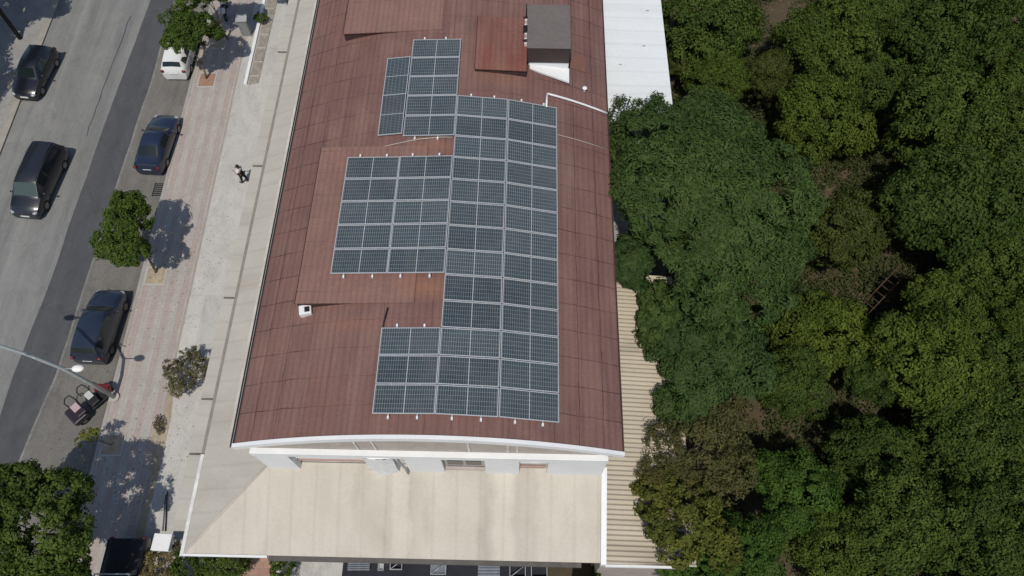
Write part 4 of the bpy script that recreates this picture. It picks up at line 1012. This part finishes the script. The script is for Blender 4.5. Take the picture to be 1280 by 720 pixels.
# motorcycle at the top
def motorcycle(pos, rz, label):
    r = empty('motorcycle', (pos.x, pos.y, .12), rz, label, 'motorcycle')
    for y in (.66, -.66):
        q = MB(); n = 18
        for k in range(n):
            pass
        q.tube([(0, y + .27 * math.cos(2 * math.pi * k / 20), .3 + .27 * math.sin(2 * math.pi * k / 20)) for k in range(21)], .055, 8, False); wh = q.build('wheel', M['rubber'], r)
        q = MB(); q.tube([(-.03, y, .3), (.03, y, .3)], .16, 12); q.build('rim', M['rim'], wh)
    q = MB(); q.tube([(0, .62, .35), (0, .48, .9), (0, .1, .75), (0, -.4, .7), (0, -.62, .34)], .07, 8); q.tube([(0, .1, .75), (0, 0, .35), (0, -.55, .32)], .08, 8); q.build('frame', M['dark_metal'], r)
    q = MB(); q.ball((0, .18, .86), .26, 2, (.8, 1.2, .6)); q.build('tank', M['white_paint'], r)
    q = MB(); q.ball((0, -.36, .84), .3, 2, (.6, 1.4, .35)); q.build('seat', M['black'], r)
    q = MB(); q.ball((0, .62, .78), .2, 2, (.9, .9, .9)); q.build('front_fairing', M['white_paint'], r)
    q = MB(); q.tube([(-.36, .38, 1.02), (-.15, .48, 1.0), (.15, .48, 1.0), (.36, .38, 1.02)], .022, 6); q.build('handlebar', M['dark_metal'], r)
    q = MB(); q.box(-.2, .2, -.98, -.62, .82, 1.08); q.build('top_box', M['white_paint'], r, .05)
motorcycle(P(281, 10, .6), R(8), 'white and black motorcycle on the pavement at the top edge')

# three wheeled scooter with two seats beside the lamp post
def trike(pos, rz):
    r = empty('three_wheeled_scooter', (pos.x, pos.y, .0145), rz, 'dark red and black three wheeled scooter with two seats at the lamp post', 'scooter')
    for x, y in ((0, 1.05), (-.42, -.75), (.42, -.75)):
        q = MB(); q.tube([(x, y + .2 * math.cos(2 * math.pi * k / 18), .25 + .2 * math.sin(2 * math.pi * k / 18)) for k in range(19)], .06, 8, False); wh = q.build('wheel', M['rubber'], r)
        q = MB(); q.tube([(x - .05, y, .25), (x + .05, y, .25)], .12, 12); q.build('rim', M['rim'], wh)
    q = MB(); q.grid(lambda s, t: (.34 * math.sin(math.pi * (s - .5)) * (1 - .35 * abs(t - .4)), 1.28 - .5 * t - .18 * (2 * s - 1) ** 2, .5 + .55 * math.sin(math.pi * min(1, t * .9)) - .06 * (2 * s - 1) ** 2), 10, 8); q.ball((0, 1.1, .62), .27, 2, (1, .95, .8)); q.build('front_fairing', M['red_paint'], r)
    q = MB(); q.tube([(-.4, .72, 1.05), (-.15, .85, 1.08), (.15, .85, 1.08), (.4, .72, 1.05)], .025, 6); q.tube([(0, .85, 1.05), (0, 1.0, .5)], .04, 6); q.build('handlebar', M['dark_metal'], r)
    q = MB(); q.box(-.33, .33, -.1, .95, .3, .38); q.build('floor', M['black'], r, .03)
    q = MB(); q.box(-.34, .34, .02, .52, .5, .68); q.build('seat', M['black'], r, .06)
    q = MB(); q.box(-.5, -.06, .12, .46, .70, .74); q.build('seat_panel', mat('pale_grey_vinyl', (.48, .50, .47), (.42, .44, .42), 3, .6), r, .015)
    q = MB(); q.box(-.52, .52, -1.15, -.35, .32, .72); q.build('rear_body', M['maroon'], r, .10)
    q = MB(); q.box(-.42, .42, -.75, -.25, .73, .88); q.build('seat', M['maroon'], r, .06)
    q = MB(); q.box(-.36, .1, -.72, -.34, .885, .93); q.build('seat_panel', mat('pale_pink_vinyl', (.44, .33, .34), (.40, .30, .31), 3, .6), r, .015)
    for y, x in ((.28, -.5), (-.5, -.48)):
        q = MB(); q.tube([(x, y - .26, .76), (x - .3, y - .3, .84), (x - .5, y - .12, .86), (x - .48, y + .12, .86), (x - .2, y + .2, .84), (x + .05, y + .22, .76)], .035, 6); q.build('arm_rail', M['black'], r)
trike(P(112, 505, .5), R(-40))

# lamp post with a pedestrian lantern
b0 = P(145, 498, 0)
lpz = empty('street_lamp', (b0.x, b0.y, .12), 0, 'tall grey lamp post leaning over the road with a white side lantern', 'street lamp')
def rel(p): return Vector(p) - Vector((b0.x, b0.y, .12))
path = [(b0.x, b0.y, .12), (-21.28, b0.y, 2.5), (-21.58, b0.y + .02, 4.4), (-22.45, b0.y + .12, 6.0), (-23.45, b0.y + .15, 7.5), (-24.4, b0.y + .15, 8.5), (-25.0, b0.y + .15, 8.85), (-25.5, b0.y + .15, 8.95)]
b = MB(); b.tube([rel(p) for p in path], [.11, .10, .09, .08, .075, .065, .055, .045], 10); b.build('pole', mat('pale_grey_post', (.40, .43, .43), (.33, .36, .36), 4, .5), lpz)
b = MB(); b.tube([(0, 0, -.0), (0, 0, .12)], .26, 14); b.build('base_plate', M['concrete'], lpz)
lh = P(96, 461, 4.5); at = Vector(path[2])
b = MB(); b.tube([rel(at), rel((lh.x - .1, lh.y, 4.52))], .03, 6); arm = b.build('bracket', M['steel'], lpz)
b = MB(); b.ball(rel((lh.x + .08, lh.y, 4.55)), .27, 2, (1.15, .72, .42)); b.build('lantern', M['milky'], lpz)
s0, s1 = P(26, 447, 6.1), P(46, 449, 6.15)
b = MB(); b.tube([rel((-22.5, b0.y + .12, 6.08)), rel(s1)], .025, 6); b.build('bracket', M['steel'], lpz)
b = MB(); b.ball(rel((-25.7, b0.y + .15, 8.9)), .3, 2, (1.3, .6, .35)); b.build('lantern', M['milky'], lpz)

# leaning dark pole by the far kerb
pb = P(27, 50, 0)
b = MB(); b.tube([(0, 0, 0), (-.9, 1.2, 4.2), (-1.7, 2.4, 8.2)], [.15, .13, .10], 8)
o = b.build('utility_pole', mat('dark_creosoted_wood', (.035, .03, .028), (.022, .02, .018), 4, .8)); o.location = (pb.x, pb.y, .12)
tag(o, 'dark leaning pole behind the black hatchback on the far pavement', 'pole')

# grey cabinet on the pavement
c = P(308, 46, .12)
cb = empty('utility_cabinet', (c.x + .05, c.y + .30, .12), R(3), 'grey street cabinet with a pale sloping lid by the white planter kerb', 'cabinet')
b = MB(); b.box(-.32, .32, -.28, .28, 0, 1.35); b.build('casing', mat('cabinet_grey', (.22, .23, .23), (.18, .19, .19), 3, .6), cb, .02)
b = MB(); b.slab([(-.37, -.34, 1.40), (.37, -.34, 1.40), (.37, .36, 1.52), (-.37, .36, 1.52)], .06); b.build('lid', mat('cabinet_lid', (.36, .37, .38), (.32, .33, .34), 3, .5), cb)
b = MB(); b.box(-.27, .27, -.30, -.283, .15, 1.25); b.build('door', mat('cabinet_door', (.27, .28, .28), (.22, .23, .23), 3, .6), cb)
b = MB(); b.box(-.36, .36, -.33, .33, 0, .07); b.build('plinth', M['concrete'], cb)

# planter bed with white kerb
pk = [P(*q, .12) for q in ((305, 106), (309, 106), (335.5, -12), (331.5, -12))]
b = MB(); b.prism([(p.x, p.y) for p in pk], .12, .25); o = b.build('planter_kerb', M['white'], None, .02); tag(o, 'narrow white kerb edging the stony planter bed', 'kerb')
bd = [P(*q, .12) for q in ((310.5, 106), (323, 104), (350, -12), (337, -12))]
sheet('planter_bed', [(p.x, p.y) for p in bd], .16, ground_mat('stony_bed', (.34, .32, .28), (.22, .2, .17), (.18, .15, .12), (1, 1, 1), 4, .5))
random.seed(31)
for k in range(7):
    t = (k + .5) / 7; p = bd[0].lerp(bd[3], t).lerp(bd[1].lerp(bd[2], t), .5)
    b = MB(); b.box(p.x - .33, p.x + .33, p.y - .04, p.y + .04, .15, .22); o = b.build('edging_stone', M['concrete']); tag(o, 'flat edging stone laid across the planter bed', 'stone', 'edging stones across the planter bed')

# drain grate at the kerb
c = P(198, 237, .02)
b = MB()
for k in range(7): b.box(c.x - .26, c.x + .26, c.y - .46 + .14 * k, c.y - .46 + .14 * k + .07, .016, .045)
for s in (-.3, .26): b.box(c.x + s, c.x + s + .04, c.y - .5, c.y + .5, .016, .05)
tag(b.build('drain_grate', M['dark_metal']), 'dark iron drain grate at the kerb below the blue saloon', 'grate')

# white sign box and two dark tubes standing in for pole shadows by the canopy corner
c = P(203, 678, 1.7)
sb = empty('sign_box', (c.x, c.y, .124), R(-3), 'white sign box standing at the near end of the long canopy', 'sign')
b = MB(); b.box(-.42, .42, -.38, .38, 1.4, 1.7); b.build('box', M['white'], sb, .02)
b = MB(); b.tube([(0, 0, 0), (0, 0, 1.4)], .06, 8); b.build('post', M['dark_metal'], sb)
for k, (q0, q1, lab) in enumerate((((203, 664), (207, 618), 'thin dark bar standing in for a pole shadow on the forecourt, nearer the road'), ((206.5, 664), (209, 614), 'thicker dark bar standing in for a pole shadow on the forecourt, nearer the canopy'))):
    a, d = P(*q0, .2), P(*q1, .2); b = MB(); b.tube([a, d], .018 + .012 * k, 6); tag(b.build('pipe', M['dark_metal']), lab, 'pipe', 'dark bars standing in for pole shadows on the forecourt')

# the yard below the front eave: pallets, frames, sheets (each seen from above)
def yard_item(kind, px0, px1, py0, py1, z, label, cat, turn=0.0, m=None):
    a, d = P(px0, py1, z), P(px1, py0, z); cx, cy = (a.x + d.x) / 2, (a.y + d.y) / 2; w_, h_ = abs(d.x - a.x), abs(d.y - a.y)
    r = empty(kind, (cx, cy, .13), turn, label, cat)
    return r, w_ / 2, h_ / 2, z - .13
blue_grey = mat('blue_grey_sheet', (.17, .19, .23), (.12, .14, .17), 4, .6)
r, w_, h_, zz = yard_item('pallet', 434, 463, 700, 713, .35, 'blue grey slatted pallet in the dark yard, leftmost piece', 'pallet')
b = MB()
for k in range(5): b.box(-w_, w_, -h_ + 2 * h_ * k / 5, -h_ + 2 * h_ * (k + .72) / 5, zz - .02, zz)
b.build('deck', blue_grey, r)
for s in (-.8, 0, .8):
    b = MB(); b.box(s * w_ - .05, s * w_ + .05, -h_, h_, 0, zz - .025); b.build('bearer', M['wood'], r)
r, w_, h_, zz = yard_item('crate', 472, 480, 704, 713, .3, 'small grey crate between the pallet and the wire frame', 'crate')
b = MB(); b.box(-w_, w_, -h_, h_, 0, .04)
for x0, x1, y0, y1 in ((-w_, -w_ + .03, -h_, h_), (w_ - .03, w_, -h_, h_), (-w_ + .03, w_ - .03, -h_, -h_ + .03), (-w_ + .03, w_ - .03, h_ - .03, h_)): b.box(x0, x1, y0, y1, .04, zz)
b.build('body', M['steel'], r)
def frame_item(px0, px1, py0, py1, z, label, diag=True, m=None):
    r, w_, h_, zz = yard_item('metal_frame', px0, px1, py0, py1, z, label, 'frame')
    b = MB(); t = .03
    for x0, x1, y0, y1 in ((-w_, w_, -h_, -h_ + t), (-w_, w_, h_ - t, h_), (-w_, -w_ + t, -h_ + t, h_ - t), (w_ - t, w_, -h_ + t, h_ - t)): b.box(x0, x1, y0, y1, 0, zz)
    b.build('border', M['steel'], r)
    if diag: b = MB(); b.tube([(-w_ + .03, -h_ + .03, zz), (w_ - .03, h_ - .03, zz)], .02, 5); b.build('brace', M['steel'], r)
    if m: b = MB(); b.box(-w_ + t + .003, w_ - t - .003, -h_ + t + .003, h_ - t - .003, .02, zz * .6); b.build('panel', m, r)
frame_item(487, 503, 700, 712, .4, 'thin grey metal frame with a diagonal, left half of the dark yard')
frame_item(538, 558, 702, 718, .4, 'pale framed panel with a diagonal bar, middle of the dark yard', True, blue_grey)
frame_item(637, 657, 706, 722, .4, 'dark metal frame with a diagonal, right half of the dark yard')
frame_item(664, 684, 706, 722, .4, 'dark metal frame without a diagonal near the right end of the yard', False)
r, w_, h_, zz = yard_item('corrugated_sheet', 597, 625, 700, 735, .3, 'blue grey ribbed metal sheet lying in the dark yard', 'metal sheet')
b = MB(); b.grid(lambda s, t: (-w_ + 2 * w_ * s, -h_ + 2 * h_ * t, zz + .02 * math.sin(2 * math.pi * t * 9)), 2, 80); b.build('sheet', blue_grey, r, fix=False)
b = MB(); b.box(-w_ * .9, w_ * .9, -h_ * .9, h_ * .9, 0, zz - .03); b.build('batten', M['wood'], r)

M['ladder'] = mat('old_dark_wood', (.095, .055, .036), (.06, .036, .024), 5, .9)
# wooden ladder in the orchard
la, lb_ = P(1078, 390, 1.2), P(1132, 334, 2.9)
ax = (lb_ - la); side = ax.cross(Vector((0, 0, 1))).normalized() * .27
ld = empty('ladder', (la.x, la.y, 0), 0, 'old wooden ladder leaning in the gap between the orchard trees', 'ladder')
def rl(p): return p - Vector((la.x, la.y, 0))
for s in (-1, 1):
    b = MB(); b.tube([rl(la + side * s - ax * .25), rl(lb_ + side * s)], .03, 6); b.build('stile', M['ladder'], ld)
for k in range(8):
    p = la.lerp(lb_, (k + .3) / 8); b = MB(); b.tube([rl(p - side * 1.25), rl(p + side * 1.25)], .022, 5); b.build('rung', M['ladder'], ld)

# ------------------------------------------------------------------ the person on the forecourt
def skin_body(name, J, E, mats, parent=None, sub=1):
    """J: name -> (point, radius); E: edges; first joint is the root"""
    names = list(J); me = bpy.data.meshes.new(name)
    me.from_pydata([J[n][0] for n in names], [(names.index(a), names.index(c)) for a, c in E], [])
    o = link_mesh(name, me, parent)
    sk = o.modifiers.new('skin', 'SKIN'); sk.use_smooth_shade = True
    for n, v in zip(names, me.skin_vertices[0].data):
        r = J[n][1]; v.radius = (r, r) if not isinstance(r, tuple) else r
    me.skin_vertices[0].data[0].use_root = True
    ss = o.modifiers.new('sub', 'SUBSURF'); ss.levels = sub; ss.render_levels = sub
    me.materials.append(mats); return o
pp = P(307.5, 228, .124)
skin_m = mat('skin', (.36, .22, .16), (.32, .19, .14), 4, .6, fine=.03)
per = empty('person', (pp.x, pp.y, .124), R(70), 'person in a white shirt and black clothes standing on the pale forecourt', 'person')
J = {'pelvis': ((0, 0, .92), (.15, .11)), 'waist': ((0, 0, 1.08), (.14, .10)), 'chest': ((0, -.01, 1.28), (.17, .12)), 'neck0': ((0, 0, 1.42), (.07, .07)), 'neck': ((0, .01, 1.48), (.052, .052)),
     'head0': ((0, .03, 1.55), (.075, .09)), 'head1': ((0, .03, 1.63), (.08, .10)), 'head2': ((0, .02, 1.70), (.05, .06))}
E = [('pelvis', 'waist'), ('waist', 'chest'), ('chest', 'neck0'), ('neck0', 'neck'), ('neck', 'head0'), ('head0', 'head1'), ('head1', 'head2')]
for s, nm, stp in ((-1, 'l', .16), (1, 'r', -.12)):
    J.update({'sh' + nm: ((s * .19, 0, 1.38), .06), 'el' + nm: ((s * .25, .06, 1.12), .043), 'wr' + nm: ((s * .15, .30, 1.16), .028), 'pa' + nm: ((s * .13, .37, 1.19), (.036, .02)),
              'hi' + nm: ((s * .10, 0, .86), .09), 'kn' + nm: ((s * .11, stp * .6, .48), .06), 'an' + nm: ((s * .11, stp, .09), .04), 'to' + nm: ((s * .12, stp + .15, .03), (.035, .03))})
    E += [('chest', 'sh' + nm), ('sh' + nm, 'el' + nm), ('el' + nm, 'wr' + nm), ('wr' + nm, 'pa' + nm), ('pelvis', 'hi' + nm), ('hi' + nm, 'kn' + nm), ('kn' + nm, 'an' + nm), ('an' + nm, 'to' + nm)]
    for k, (dx, ln) in enumerate(((-.028, .065), (-.010, .075), (.010, .07), (.028, .055))):
        J['f%d%s' % (k, nm)] = ((s * .13 + dx, .42, 1.205), .009); J['g%d%s' % (k, nm)] = ((s * .13 + dx * 1.1, .37 + ln + .02, 1.18), .007)
        E += [('pa' + nm, 'f%d%s' % (k, nm)), ('f%d%s' % (k, nm), 'g%d%s' % (k, nm))]
    J['th' + nm] = ((s * .13 - s * .05, .38, 1.215), .010); J['ti' + nm] = ((s * .13 - s * .06, .42, 1.22), .008); E += [('pa' + nm, 'th' + nm), ('th' + nm, 'ti' + nm)]
skin_body('body', J, E, skin_m, per)
def sub_skin(name, keys, grow, m, extra=None):
    j = {}
    for k in keys:
        p, r = J[k]; r = (r, r) if not isinstance(r, tuple) else r; j[k] = (p, (r[0] + grow, r[1] + grow))
    if extra: j.update(extra)
    e = [x for x in E if x[0] in j and x[1] in j] + ([(extra_a, extra_b) for extra_a, extra_b in ()])
    return skin_body(name, j, e, m, per)
cloth_b = mat('black_cloth', (.012, .012, .013), (.018, .018, .018), 6, .9); cloth_w = mat('white_cloth', (.70, .70, .69), (.62, .62, .61), 6, .9)
Jm = dict(J)
for nm in 'lr':
    a, c = Vector(J['sh' + nm][0]), Vector(J['el' + nm][0]); J['ms' + nm] = (tuple(a.lerp(c, .6)), .054); E += [('sh' + nm, 'ms' + nm)]
sub_skin('shirt', ['chest', 'waist', 'neck0', 'shl', 'shr', 'msl', 'msr'], .018, cloth_w)
sub_skin('vest', ['waist', 'pelvis', 'chest'], .030, cloth_b)
sub_skin('trousers', ['pelvis', 'hil', 'hir', 'knl', 'knr', 'anl', 'anr'], .020, cloth_b)
for nm in 'lr':
    q = MB(); p = Vector(J['to' + nm][0]); q.ball(p + Vector((0, -.05, .012)), .1, 2, (.52, 1.35, .5)); q.build('shoe', M['black'], per)
q = MB(); q.ball((0, .005, 1.66), .115, 2, (.95, 1.05, 1.0)); q.build('hair', mat('dark_hair', (.012, .010, .009), (.02, .016, .014), 9, .7), per)
q = MB(); q.ball((0, .135, 1.60), .02, 1, (.8, 1.2, 1.4)); q.build('nose', skin_m, per)
for s in (-1, 1):
    q = MB(); q.ball((s * .032, .115, 1.63), .012, 1); q.build('eye', M['black'], per)
q = MB(); q.ball((0, .118, 1.555), .018, 1, (1.3, .5, .4)); q.build('mouth', mat('lips', (.28, .12, .10), (.25, .11, .09), 5), per)
